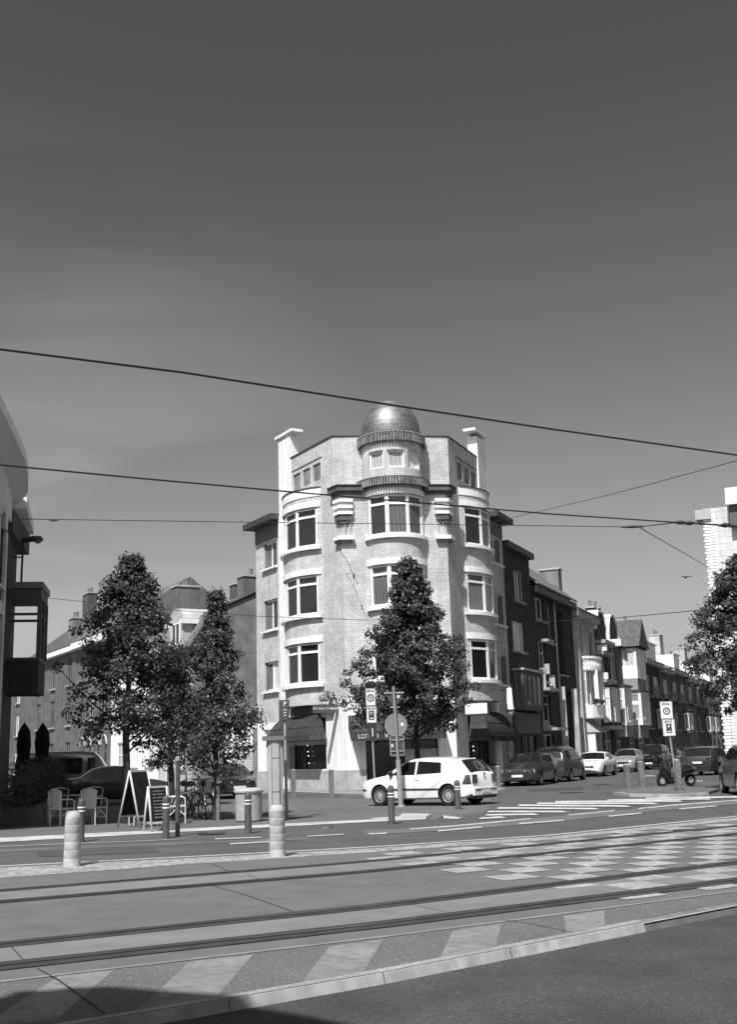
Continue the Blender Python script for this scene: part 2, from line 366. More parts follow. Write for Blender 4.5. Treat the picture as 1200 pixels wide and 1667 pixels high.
# ------------------------------------------------------------------ ground, roads, tracks
def ext(pts, z, l=70, r=120):
    P = [G(x, y, z) for x, y in pts]; a = (P[0]-P[1]).normalized(); b = (P[-1]-P[-2]).normalized()
    # tracks continue straight beyond the frame
    return [P[0]+a*l] + P + [P[-1]+b*r]
def resample(P, xs):
    out = []
    for x in xs:
        for a, b in zip(P, P[1:]):
            if a.x <= x <= b.x: t = (x-a.x)/(b.x-a.x); out.append(a.lerp(b, t)); break
    return out
XS = [-60, -30, -15, -9, -6, -4.5, -3.5, -2.8, -2, -1, 0, 1, 2.3, 3, 4, 5, 6, 7, 9, 12, 20, 40, 90]
def line(pts, z=0.0):
    P = [G(x, y, 0) for x, y in pts]; d0 = (P[1]-P[0]); d1 = P[-1]-P[-2]
    P = [P[0]-d0*((P[0].x+61)/d0.x)] + P + [P[-1]+d1*((91-P[-1].x)/d1.x)]
    return [Vector((p.x, p.y, z)) for p in resample(P, XS)]
LK0 = line([(0, 1690), (300, 1640), (447, 1615), (600, 1589), (950, 1522), (1200, 1474)])     # kerb top outer edge
LK2 = line([(0, 1682), (300, 1632), (447, 1607), (600, 1581), (950, 1514), (1200, 1466)])     # kerb inner edge
LS1 = line([(0, 1598), (350, 1557), (600, 1528), (980, 1479), (1200, 1450)])
L4 = line([(0, 1575), (600, 1509), (1200, 1434)]); L3 = line([(0, 1540), (600, 1478), (1200, 1405)])
L2 = line([(0, 1469), (600, 1419), (1200, 1358)]); L1 = line([(0, 1451), (600, 1403), (1200, 1345)])
LF0 = line([(0, 1430), (300, 1408), (600, 1388), (900, 1367), (1200, 1336)]); LF1 = line([(0, 1412), (300, 1397), (600, 1381), (900, 1361), (1200, 1330)])
def strip(mb, A, B, z):
    for i in range(len(A)-1):
        mb.face([(A[i].x, A[i].y, z), (A[i+1].x, A[i+1].y, z), (B[i+1].x, B[i+1].y, z), (B[i].x, B[i].y, z)])
def shifted(A, o):   # shift a line sideways (positive = away from the camera)
    P = offs([(p.x, p.y) for p in A], o, -1); return [Vector((p.x, p.y, 0)) for p in P]
mb = MB(); strip(mb, shifted(LK0, .06), [Vector((-160, 60, 0))]+[Vector((p.x*1.0, 420, 0)) for p in LK0[1:-1]]+[Vector((400, 420, 0))], 0)
mb.face([(-60, LK0[0].y, 0), (-400, LK0[0].y, 0), (-400, 420, 0), (-160, 60, 0)])
mb.face([(-160, 60, 0), (-400, 420, 0), (-30, 420, 0)]); mb.face([(90, LK0[-1].y, 0), (400, 420, 0), (400, LK0[-1].y+100, 0)])
struct('street_ground', mb, ASPL)
mb = MB(); strip(mb, [Vector((p.x, -80, 0)) for p in LK0], shifted(LK0, .02), -.065); struct('foreground_road', mb, ASPH)
def kerbrun(i0, i1, zt):
    mb = MB(); a = shifted(LK0, -.02)
    for i in range(i0, i1):
        p, q, r, s_ = LK0[i], LK0[i+1], LK2[i+1], LK2[i]; o, w = a[i], a[i+1]
        n = max(1, int((q-p).length/1.0)); g = .0035/(q-p).length
        for k in range(n):     # one stone per metre with a thin joint
            t0, t1 = k/n+g, (k+1)/n-g
            P_, Q_, R2, S2, O2, W2 = p.lerp(q, t0), p.lerp(q, t1), s_.lerp(r, t1), s_.lerp(r, t0), o.lerp(w, t0), o.lerp(w, t1)
            mb.face([(P_.x, P_.y, zt), (Q_.x, Q_.y, zt), (R2.x, R2.y, zt), (S2.x, S2.y, zt)]); mb.face([(O2.x, O2.y, -.075), (W2.x, W2.y, -.075), (Q_.x, Q_.y, zt), (P_.x, P_.y, zt)])
    return mb
struct('kerb', kerbrun(0, 12, .006), KERB)
mb = MB(); K3 = [p.lerp(q, .12) for p, q in zip(LK0, LK2)]; K4 = [p.lerp(q, .20) for p, q in zip(LK0, LK2)]; K5 = [p.lerp(q, .94) for p, q in zip(LK0, LK2)]
strip(mb, K4[:13], K5[:13], .0085); struct('kerb_top_stone', mb, mat('kerb top stone', .27, .85, .2, kind='asphalt', amt=.2, bump=.2))
mb = MB(); strip(mb, K3[:13], K4[:13], .0075); strip(mb, K5[:13], shifted(LK2, .004)[:13], .0075)
struct('kerb_gap', mb, JOIN)
mb = MB(); strip(mb, shifted(LK0, -.01)[12:], shifted(LK0, .02)[12:], .005); struct('lowered_kerb_edge', mb, STONE)
mb = MB(); strip(mb, LK0[12:], LK2[12:], .002)
for p, q in zip(LK0[12:-1], LK0[13:]): mb.face([(p.x, p.y-.02, -.075), (q.x, q.y-.02, -.075), (q.x, q.y, .002), (p.x, p.y, .002)])
struct('lowered_kerb', mb, mat('lowered kerb stone', .17, .85, .2, kind='noise', scale=5, amt=.2))
mb = MB(); strip(mb, shifted(LK0, 0.01)[:13], shifted(LK2, -.002)[:13], -.01); struct('kerb_joint', mb, JOIN)
mb = MB(); strip(mb, LK2, LS1, .004); struct('track_edge_strip', mb, HATC)
mb = MB(); strip(mb, shifted(LS1, -.05), shifted(LS1, .015), .009); struct('edge_line', mb, mat('pale edge joint', .24, .85, .2, kind='noise', scale=3, amt=.2))
mb = MB(); strip(mb, LS1, LF0, .008); struct('tramway', mb, CONC)
mb = MB(); strip(mb, shifted(L4, .15), shifted(L3, -.15), .012); strip(mb, shifted(L2, .15), shifted(L1, -.15), .012); struct('rail_bed', mb, CONL)
mb = MB()
for l, w in ((L4, .19), (L3, .18), (L2, .15), (L1, .15)): strip(mb, shifted(l, -w), shifted(l, w), .016)
struct('rail_joint', mb, JOIN)
mb = MB()
for l in (L4, L3, L2, L1):
    strip(mb, shifted(l, -.01), shifted(l, .05), .022)
struct('rails', mb, RAIL)
mb = MB(); strip(mb, LF0, shifted(LF1, -.10), .012); struct('cobbled_margin', mb, COBB)
mb = MB(); strip(mb, shifted(LF1, -.10), shifted(LF1, .04), .03); strip(mb, shifted(LF1, -.10), shifted(LF1, -.10), .03)
struct('track_kerb', mb, KERB)
def quads(name, Q, m_, z=.012):
    mb = MB()
    for q in Q: mb.face([(p.x, p.y, z) for p in (G(x, y) for x, y in q)])
    return struct(name, mb, m_)
quads('hatching', [[(490, 1601), (591, 1583), (624, 1529), (536, 1541)], [(716, 1561), (806, 1545), (817, 1504), (737, 1515)], [(922, 1520), (985, 1508), (984, 1482), (918, 1491)],
                   [(215, 1652), (345, 1632), (412, 1554), (308, 1566)], [(-30, 1672), (90, 1662), (186, 1579), (95, 1589)]], MARW, .0056)
# cracks / joints across the tramway
mb = MB()
for path in ([(345, 1442), (400, 1458), (482, 1487)], [(820, 1499), (870, 1506), (933, 1519)], [(17, 1541), (40, 1567)], [(60, 1578), (95, 1597), (172, 1653)], [(345, 1407), (377, 1421)], [(400, 1424), (426, 1433)], [(672, 1474), (725, 1486)]):
    P = [G(x, y) for x, y in path]
    for a, b in zip(P, P[1:]):
        d = (b-a).normalized(); n = Vector((-d.y, d.x, 0))*.006
        mb.face([tuple(v+Vector((0, 0, .0135))) for v in (a-n, b-n, b+n, a+n)])
struct('paving_joints', mb, JOIN)
# checkerboard of worn white squares where the crossing passes over the tracks
mb = MB(); O_ = Vector((-1.25, 19.45, 0)); E2 = Vector((.41, -.912, 0)).normalized(); E1 = Vector((.875, .484, 0)).normalized()
q_ = .57
for j in range(0, 17):
    for i in range(-1, 26):
        if (i+j) % 2: continue
        p = O_+E2*(j*q_)+E1*(i*q_+.02*j)
        c = p+E1*.28+E2*.28
        if i < 0: continue
        # between far kerb strip and near hatch strip
        def yat(L, x):
            for a, b in zip(L, L[1:]):
                if a.x <= x <= b.x: return a.y+(b.y-a.y)*(x-a.x)/(b.x-a.x)
        if not (yat(LS1, c.x)+.1 < c.y < yat(LF0, c.x)-.15): continue
        if any(abs(c.y-yat(L, c.x)) < .30 for L in (L1, L2, L3, L4)): w = .36
        else: w = .49
        a = p+(E1+E2)*((q_-w)/2*0)
        j1, j2 = rnd.uniform(-.02, .02), rnd.uniform(-.02, .02)
        mb.face([tuple(v+Vector((0, 0, .014))) for v in (a+E1*j1, a+E2*.55+E1*j2, a+E2*.55+E1*.56, a+E1*(.56+j1))])
chk = struct('checker_marking', mb, CHEK)
# plaza on the far side, its white edge band and cycle lane lines
LW0 = line([(0, 1371), (300, 1354), (600, 1338), (745, 1331)]); LW1 = line([(0, 1364), (300, 1349), (600, 1334), (745, 1327.5)])
LT0 = line([(0, 1378), (300, 1366), (600, 1352), (745, 1345)])
def clip_strip(mb, A, B, z, x0, x1):
    for i in range(len(A)-1):
        a, b = max(x0, A[i].x), min(x1, A[i+1].x)
        if a >= b: continue
        def L(P, x):
            for p, q in zip(P, P[1:]):
                if p.x <= x <= q.x: return p.lerp(q, (x-p.x)/(q.x-p.x))
        p, q, r, s_ = L(A, a), L(A, b), L(B, b), L(B, a)
        mb.face([(p.x, p.y, z), (q.x, q.y, z), (r.x, r.y, z), (s_.x, s_.y, z)])
mb = MB()
pl = [G(755, 1327), G(790, 1322), G(798, 1312), G(800, 1299)]
P = [p for p in LW0 if -60 <= p.x <= 1.9]
mb.face([(p.x, p.y, .004) for p in P]+[(p.x, p.y, .004) for p in pl]+[(-.5, 43.5, .004), (-6, 45, .004), (-12, 41, .004), (-22, 50, .004), (-60, 80, .004)])
struct('plaza', mb, PLAZ)
mb = MB(); clip_strip(mb, LW0, LW1, .010, -59, 1.2); struct('plaza_edge_band', mb, mat('white edge stones', .50, .8, .2, kind='worn', v2=.38))
mb = MB(); clip_strip(mb, shifted(LT0, -.05), shifted(LT0, .06), .010, -59, -3.85); struct('cycle_line', mb, MARK)
quads('arrow_marking', [[(655, 1324), (700, 1325), (752, 1331), (745, 1334), (690, 1331), (610, 1334), (602, 1332), (650, 1329)]], MARK, .014)
quads('lane_dashes', [[(350, 1365), (425, 1362.5), (425, 1364), (350, 1366.8)], [(374, 1373), (440, 1369.5), (440, 1371.5), (374, 1375)], [(600, 1357), (630, 1355.5), (630, 1357.5), (600, 1359)],
    [(712, 1352), (784, 1345.5), (785, 1347.5), (714, 1354)], [(845, 1340), (918, 1334.5), (919, 1336.3), (847, 1342)], [(990, 1328), (1044, 1323), (1045, 1324.6), (992, 1329.8)], [(1106, 1316), (1166, 1311.5), (1167, 1313), (1108, 1317.8)],
    [(666, 1349), (735, 1344), (800, 1338), (864, 1332), (864, 1333.5), (800, 1340), (735, 1346), (668, 1350.5)], [(925, 1326), (1000, 1319), (1000, 1320.5), (925, 1327.8)], [(1040, 1315.5), (1100, 1309.5), (1200, 1302), (1200, 1303.4), (1100, 1311.5), (1040, 1317)],
    [(500, 1361), (560, 1357.5), (560, 1359), (500, 1362.5)]], MARK, .012)
quads('cycle_lane', [[(590, 1352), (745, 1345), (870, 1332), (1000, 1320), (1200, 1303.5), (1330, 1292), (1330, 1299), (1200, 1309), (1060, 1321), (920, 1336), (760, 1350), (600, 1359)]], mat('pale asphalt', .14, .9, .2, kind='noise', scale=1.5, amt=.15), .008)
quads('zebra_crossing', [[(a, b-1.25), (c, d-1.25), (c+10, d+1.25), (a-3, b+1.25)] for a, b, c, d in ((783, 1332.5, 815, 1330.5), (793, 1327, 868, 1325.8), (796, 1321.5, 915, 1321.5), (812, 1315.5, 968, 1316.8), (846, 1311.2, 1018, 1312.6), (876, 1308, 1063, 1308.2), (906, 1305.4, 1104, 1304.2), (990, 1303, 1150, 1300.5), (1052, 1300.2, 1215, 1297.2))], mat('zebra paint', .60, .8, .2, kind='worn', v2=.42), .016)
quads('road_dashes', [[(1049, 1262.5), (1066, 1262), (1066, 1263.2), (1049, 1263.8)], [(1127, 1270.5), (1144, 1270.8), (1144, 1272), (1127, 1271.8)]], MARK, .012)
def disc(px, py, rr, name, m_, z=.012):
    c = G(px, py); mb = MB(); mb.face([(c.x+rr*math.cos(a*.314), c.y+rr*math.sin(a*.314), z) for a in range(20)]); return struct(name, mb, m_)
IRON = mat('cast iron cover', .05, .6, .4, kind='noise', scale=20, amt=.4)
for q in ((344, 1357.5, .30), (930, 1290, .45), (980, 1277, .4), (1120, 1352, .3)): disc(q[0], q[1], q[2], 'manhole_cover', IRON, .018)
quads('asphalt_patch', [[(60, 1386), (250, 1379), (262, 1387), (64, 1395)], [(860, 1284), (950, 1281), (952, 1285), (860, 1288.5)]], mat('patched asphalt', .065, .9, .2, kind='asphalt', amt=.15), .006)
quads('lighter_wear', [[(-40, 1384), (150, 1376), (500, 1363), (500, 1366.5), (150, 1380.5), (-40, 1389)]], mat('worn lane', .115, .9, .2, kind='asphalt', amt=.2), .005)
quads('old_patch', [[(905, 1600), (1010, 1576), (1060, 1600), (940, 1630)]], mat('repaired asphalt', .078, .9, .2, kind='asphalt', amt=.15), -.062) if False else None
# ------------------------------------------------------------------ corner building
A = Vector((-1.3, 51.2)); DL = Vector((-.515, .857)).normalized(); NL = Vector((-DL.y, DL.x))
B = Vector((3.71, 51.8)); DR = Vector((.402, .916)).normalized(); NR = Vector((DR.y, -DR.x))
FV = (B-A).normalized(); NF = Vector((FV.y, -FV.x))
def pl_(s, o=0): return A+DL*s+NL*o
def pr_(s, o=0): return B+DR*s+NR*o
# pavement round the building
mb = MB()
pv = [pl_(62, 1.9), pl_(2, 2.2), pl_(-1.6, 1.6)+NF*3, A+NF*6.4, (A+B)/2+NF*7.4, B+NF*6.6+FV*.6, pr_(-2.0, 1.7), pr_(1, 1.75), pr_(92, 1.75), pr_(92, -8), (1.2, 58), pl_(62, -8)]
mb.prism([(p[0], p[1]) for p in pv], -.02, .10)
tag(mb.build('pavement', PAVE), kind='structure')
mb = MB()
k_ = [V2(p) for p in pv[:9]]
band(mb, k_, 0.0, .14, -.02, .115, -1)
struct('pavement_kerb', mb, KERB)
BLD = thing('corner_apartment_building', 'pale brick corner apartment block with metal dome and curved bay windows', 'building', (1.2, 52.1, 0))
_o = Vector((1.2, 52.1, 0))
class _P:  # builds in world space then parents keeping place
    pass
def tob(o, par=None):
    o.parent = par or BLD
    if par is None: o.matrix_parent_inverse = Matrix.Translation(-_o)
    return o
CC = Vector((1.2, 52.1)); TR = 1.5
BRU = BRL
WZ = [(5.0, 6.95), (8.28, 10.23), (11.62, 13.57)]
# front lower wall with round tower bay
dn = (CC-A).dot(-NF); hc = math.sqrt(TR**2-dn**2); uc = (CC-A).dot(FV); aa = math.asin(dn/TR)
tower = arc(CC, TR, math.pi-aa, aa, 24, FV, NF)
front = [A]+tower+[B]; UF = cumul(front); u1 = UF[1]; ul = UF[25]
def tw(deg): return CC+FV*(TR*math.sin(R_(deg)))+NF*(TR*math.cos(R_(deg)))
half = math.degrees(math.pi/2-aa)
def tu(deg): return u1+(ul-u1)*(deg+half)/(2*half)
mb = MB(); wall(mb, front, 4.0, 14.1, [(tu(-60), tu(60), a, b) for a, b in WZ], 1, .12)
fwl = tob(mb.build('front_wall', BRL))
for a, b in WZ:
    pass
def bayset(pt, angs, sgn, zs, tr=.77):
    for (a, b) in zs:
        for k, (a0, a1) in enumerate(angs):
            w = window(None, pt(a0), pt(a1), a, b, sgn, .02, 1, tr, .11, WHT, GLS if rnd.random() < .75 else GLC, sill=False, depth=.1); tob(w)
bayset(tw, [(-60, -20), (-20, 20), (20, 60)], 1, WZ)
def curveband(name, P, o0, o1, z0, z1, sgn, m_):
    mb = MB(); band(mb, P, o0, o1, z0, z1, sgn); return tob(mb.build(name, m_))
tarc = lambda d: [tw(-d+2*d*k/24) for k in range(25)]
for a, b in WZ:
    curveband('lintel', tarc(66), -.08, .07, b, b+.26, 1, WHT)
    curveband('sill', tarc(66), -.1, .17, a-.17, a-.03, 1, WHT)
# side walls: brick with curved bays
def side(pf, D, n, sgn, wing_end, mirror):
    cs, sag, hcw = 3.88, .80, 1.93; Rb = (hcw**2+sag**2)/(2*sag); co = sag-Rb; ha = math.degrees(math.asin(hcw/Rb))
    def bp(deg): return pf(cs+Rb*math.sin(R_(deg)), co+Rb*math.cos(R_(deg)))
    arcp = [bp(-ha+2*ha*k/16) for k in range(17)]
    poly = [pf(0)]+arcp+[pf(5.9)]; U = cumul(poly)
    bu = lambda deg: U[1]+(U[17]-U[1])*(deg+ha)/(2*ha)
    mb = MB(); wall(mb, poly, 4.0, 14.1, [(bu(-40), bu(40), a, b) for a, b in WZ], sgn, .12); tob(mb.build('side_wall', BRL))
    bayset(bp, [(-40, -13.3), (-13.3, 13.3), (13.3, 40)], sgn, WZ)
    ar = lambda d0, d1: [bp(d0+(d1-d0)*k/14) for k in range(15)]
    for a, b in WZ:
        curveband('lintel', ar(-43.5, 44), -.08, .06, b, b+.27, sgn, WHT)
        curveband('sill', ar(-44, 45), -.1, .2, a-.17, a-.02, sgn, WHT)
    curveband('bay_parapet', ar(-45, 45), -.25, .04, 14.1, 14.52, sgn, WHT)
    curveband('coping', ar(-45, 45), -.28, .08, 14.52, 14.57, sgn, COPE)
    # terrace slab over the bay
    mb = MB(); q = [bp(-45+90*k/12) for k in range(13)]; mb.prism([(p.x, p.y) for p in q], 14.15, 14.3); tob(mb.build('terrace', STUG))
    # upper storey
    hs = [(1.95-.74, 2.75-.74, 14.95, 15.82), (3.05-.74, 3.85-.74, 14.95, 15.82), (4.15-.74, 4.92-.74, 14.95, 15.82)]
    mb = MB(); wall(mb, [pf(.74), pf(5.3)], 14.1, 16.78, hs, sgn, .2); tob(mb.build('upper_wall', BRL))
    for h in hs: tob(window(None, pf(h[0]+.74), pf(h[1]+.74), h[2], h[3], sgn, .1, 1, None, .09, WHT, GLC, sill=False))
    mb = MB(); band(mb, [pf(1.8), pf(5.05)], .0, .025, 16.02, 16.06, sgn); band(mb, [pf(.70), pf(5.2)], -.25, .05, 16.78, 16.84, sgn); tob(mb.build('coping', COPE))
    # pier and chimney
    mb = MB(); band(mb, [pf(5.15), pf(6.42)], -.45, .10, 14.0, 17.95, sgn); band(mb, [pf(5.86), pf(6.5)], -.2, .13, .1, 14.0, sgn)
    ch = tob(mb.build('chimney', WHT)); mb = MB()
    for s in (5.45, 5.8, 6.15):
        c = pf(s, -.18); mb.lathe([(0, 0), (.13, .02), (.16, .16), (.12, .3), (0, .34)], (c.x, c.y, 17.95), 12)
    mb.build('chimney_pot', STUG if mirror else WHT, ch).matrix_parent_inverse = Matrix()
    mb = MB(); band(mb, [pf(4.7), pf(6.7)], -.50, .18, 18.16, 18.30, sgn); mb.build('cap', WHT, ch)
    for c_ in ch.children: c_.matrix_parent_inverse = Matrix()
    # wing
    e = wing_end
    wh = [(6.95-6.5, 8.6-6.5, a+.05, b-.45) for a, b in ((4.95, 6.95), (8.1, 10.2), (11.4, 13.3))]
    mb = MB(); wall(mb, [pf(6.5), pf(e)], 3.4, 13.8, wh, sgn, .22); tob(mb.build('wing_wall', BRL if not mirror else BRL))
    for i, h in enumerate(wh): tob(window(None, pf(h[0]+6.5), pf(h[1]+6.5), h[2], h[3], sgn, .12, 2, None, .09, WHT, GLW if i == 0 else GLC, sm=WHT))
    mb = MB(); band(mb, [pf(6.4), pf(e+.35)], -1.0, .62, 13.8, 14.1, sgn); tob(mb.build('cornice', COPE))
    mb = MB(); band(mb, [pf(6.5), pf(e)], .0, .05, 12.98, 13.8, sgn); tob(mb.build('frieze', mat('frieze', .16, .8, .2)))  # dark tone paints in the shadow below the wing cornice
side(pl_, DL, NL, -1, 9.55, False)
side(pr_, DR, NR, 1, 8.95, True)
# upper storey front and drum
UA, UB = pl_(.74), pr_(.76)
for q in ([UA, CC-FV*1.45], [CC+FV*1.45, UB]): mb = MB(); wall(mb, q, 14.1, 16.78, [], 1); tob(mb.build('upper_front_wall', BRL))
for q in ([UA, CC-FV*1.3], [CC+FV*1.3, UB]): mb = MB(); band(mb, q, -.25, .05, 16.78, 16.84, 1); tob(mb.build('coping', COPE))
dr = arc(CC, 1.47, math.pi, 0, 30, FV, NF); UD = cumul(dr); tot = UD[-1]
du = lambda deg: tot*(deg+90)/180
dw = lambda deg: CC+FV*(1.47*math.sin(R_(deg)))+NF*(1.47*math.cos(R_(deg)))
dh = [(-56, -24), (-17, 17), (24, 56)]
mb = MB(); wall(mb, dr, 14.0, 16.3, [(du(a), du(b), 14.85, 15.72) for a, b in dh], 1, .2); tob(mb.build('drum', BRL))
for a, b in dh:
    tob(window(None, dw(a), dw(b), 14.85, 15.72, 1, .08, 1, None, .09, WHT, GLW, sill=False))
def soldier(c, r, z0, z1, a0, a1, n, nm):
    mb = MB(); P = [CC+FV*(r*math.sin(R_(a0+(a1-a0)*k/40)))+NF*(r*math.cos(R_(a0+(a1-a0)*k/40))) for k in range(41)]
    band(mb, P, -.3, 0, z0+.05, z1-.04, 1); band(mb, P, -.35, .07, z1-.05, z1, 1)
    cor = tob(mb.build(nm, DKST)); mb = MB()
    for k in range(n):
        d = R_(a0+(a1-a0)*(k+.5)/n); nn = FV*math.sin(d)+NF*math.cos(d); p = CC+nn*(r+.03); t = Vector((-nn.y, nn.x))
        mb.box((p.x, p.y, (z0+z1-.05)/2), .62*r*R_(a1-a0)/n, .08, z1-z0-.06, t)
    mb.build('dentils', mat('soldier bricks', .22, .8, .2, kind='noise', scale=5, amt=.5), cor)
soldier(CC, 1.60, 16.14, 16.56, -92, 92, 36, 'cornice')
soldier(CC, 1.78, 13.96, 14.36, -78, 78, 36, 'cornice')
mb = MB(); prof = [(1.42, 0), (1.45, .25), (1.42, .6), (1.32, .98), (1.14, 1.34), (.90, 1.62), (.60, 1.84), (.30, 1.95), (0, 1.98)]
fine = []
for i in range(len(prof)-1):
    for k in range(3):
        t = k/3; fine.append((prof[i][0]*(1-t)+prof[i+1][0]*t, prof[i][1]*(1-t)+prof[i+1][1]*t))
fine.append(prof[-1])
mb.lathe(prof, (CC.x, CC.y, 16.56), 48, uvr=1.4); dome = tob(mb.build('dome', DOME))
# raised seams of the dome sheets and the scalloped zinc edge
mb = MB()
for (r, z) in ((1.45, .33), (1.40, .68), (1.27, 1.08), (1.02, 1.5), (.66, 1.80)):
    mb.tube([(CC.x+(r+.003)*math.cos(a*.2094), CC.y+(r+.003)*math.sin(a*.2094), 16.56+z) for a in range(31)], .012, 5, cap=False)
for k in range(46): 
    a = k*2*math.pi/46; mb.lathe([(0, .0), (.09, .01), (.09, .05), (0, .09)], (CC.x+1.60*math.cos(a), CC.y+1.60*math.sin(a), 16.555), 8)
mb.build('seam', mat('zinc edge', .34, .6, .5, metal=.5), dome).matrix_parent_inverse = Matrix()
# dark corner cornices, white ribs, ledges at both front corners
def corner(cn, f1, d2, n2, sgn):
    # cn corner point, f1 direction along front away from corner, d2 side direction
    def path(a, b): return ([cn+f1*a, cn, cn+d2*b] if sgn > 0 else [cn+f1*a, cn, cn+d2*b])
    s_ = -1 if sgn < 0 else 1
    def bnd(a, b, o, z0, z1, m_, nm):
        mb = MB(); band(mb, path(a, b), -.05, o, z0, z1, s_); return tob(mb.build(nm, m_))
    bnd(1.05, .78, .30, 13.86, 14.10, DKST, 'corner_cornice'); bnd(1.0, .74, .36, 14.10, 14.14, COPE, 'coping')
    bnd(.98, .72, .14, 13.70, 13.86, DKST, 'corner_cornice')
    for z in (13.33, 13.03, 12.73): bnd(.55, .42, .22, z, z+.15, WHT, 'rib')
    bnd(.48, .36, .10, 12.45, 13.45, BRL, 'corbel'); bnd(.50, .38, .16, 12.46, 12.70, DKST, 'corbel'); bnd(.3, .22, .11, 12.3, 12.46, DKST, 'corbel')
    for a in (.16, .42):
        mb = MB(); p = cn+f1*a; n_ = NF; mb.box((p.x+n_.x*.03, p.y+n_.y*.03, 12.0), .05, .1, .75, f1); tob(mb.build('pilaster', BRL))
    bnd(.56, .42, .26, 11.50, 11.68, WHT, 'ledge'); bnd(.5, .38, .18, 11.38, 11.5, STUG, 'ledge')
corner(A, FV, DL, NL, -1 if False else -1)
corner(B, -FV, DR, NR, 1)
# ground floor
hsg = (1.98, 5.86, 1.02, 3.42)
mb = MB(); wall(mb, [pl_(0), pl_(5.9)], .95, 4.0, [hsg], -1, .45); wall(mb, [pl_(6.45), pl_(9.55)], .95, 3.4, [(1.1, 2.35, 2.3, 3.05)], -1, .3)
wall(mb, [A, B], .95, 4.0, [(.85, 4.2, .95, 3.3)], 1, .5); tob(mb.build('plaster_base', WHT))
mb = MB(); wall(mb, [pr_(0), pr_(5.9)], .95, 4.0, [(1.7, 5.6, .96, 3.3)], 1, .5); wall(mb, [pr_(6.0), pr_(8.95)], .1, 3.4, [(.3, 1.2, .3, 2.6), (1.5, 2.5, .3, 2.6)], 1, .2)
tob(mb.build('plaster_base', STUC))
mb = MB(); band(mb, [pl_(9.55), pl_(-.03)], -.3, .05, .08, .95, 1); band(mb, [A, A+FV*.85], -.3, .05, .08, .95, 1); band(mb, [A+FV*4.2, B], -.3, .05, .08, .95, 1); band(mb, [pr_(0), pr_(8.95)], -.3, .05, .08, .9, 1)
tob(mb.build('plinth', STONE))
tob(window(None, pl_(1.98), pl_(5.86), 1.02, 3.42, -1, .30, 2, None, .06, PLAST, SHOPG, sill=False, name='shop_window', widths=[2.6, 1.2]))
tob(window(None, pl_(7.55), pl_(8.8), 2.3, 3.05, -1, .1, 3, None, .1, WHT, GLC, sill=False))
tob(window(None, A+FV*.85, A+FV*4.2, .12, 3.3, 1, .35, 3, .8, .07, PLAST, SHOPG, sill=False, name='shop_window'))
tob(window(None, pr_(1.7), pr_(5.6), .96, 3.3, 1, .3, 3, None, .07, PLAST, SHOPG, sill=False, name='shop_window'))
tob(window(None, pr_(6.3), pr_(7.2), .3, 2.6, 1, .08, 1, .5, .1, STUC, GLC, sill=False, name='door')); tob(window(None, pr_(7.5), pr_(8.5), .3, 2.6, 1, .08, 2, .5, .1, STUC, GLC, sill=False, name='door'))
for i, z in enumerate((2.15, 1.85, 1.65, 1.3)):     # small lights in the shop windows
    for q in (pl_(4.3-.04*i, -.22), pr_(2.9+.05*i, -.22)):
        mb = MB(); mb.lathe([(0, -.035), (.03, -.015), (.03, .015), (0, .035)], (q.x, q.y, z), 8); tob(mb.build('spot_light', BULB))
mb = MB(); q = A+FV*2.1-NF*.25; mb.lathe([(0, -.09), (.08, -.04), (.08, .04), (0, .09)], (q.x, q.y, 2.05), 12); tob(mb.build('spot_light', BULB))
# roofs and back of the block
mb = MB(); bk = [pl_(9.55), pr_(8.95)]
mb.prism([UA, pl_(6.42, -.05), pl_(9.5, -5.5), (1.2, 66), pr_(8.9, -5.5), pr_(6.4, -.05), UB][::-1] if False else [tuple(UB-FV*.06+DR*.2), tuple(pr_(6.4, -.06)), tuple(pr_(6.4, -4.4)), tuple(pl_(6.4, -4.4)), tuple(pl_(6.4, -.06)), tuple(UA+FV*.06+DL*.2)], 13.9, 16.6); tob(mb.build('roof', STUG))
mb = MB(); mb.prism([tuple(pr_(6.4, -.3)), tuple(pr_(8.95, -.02)), tuple(pl_(9.55, -.02)), tuple(pl_(6.4, -.3))], 3.0, 13.85); tob(mb.build('rear_block', BRM))
mb = MB(); mb.prism([tuple(A+FV*.2-NF*.7), tuple(B-FV*.2-NF*.7), tuple(pr_(8.9, -.6)), tuple(pl_(9.4, -.6))], .0, 3.6); tob(mb.build('interior_wall', BLK))
mb = MB(); mb.face([(p.x, p.y, 4.0) for p in (A, B, pr_(8.95), pl_(9.55))]); tob(mb.build('floor_slab', STUG)); mb = MB(); mb.face([(p.x, p.y, 14.08) for p in (A, B, pr_(7), pl_(7))]); tob(mb.build('ledge_slab', STUG))
mb = MB(); wall(mb, [pl_(9.55), pl_(9.55, -6)], 0, 13.8, [], -1); wall(mb, [pr_(8.95), pr_(8.95, -6)], 0, 13.8, [], 1); tob(mb.build('end_wall', BRM))
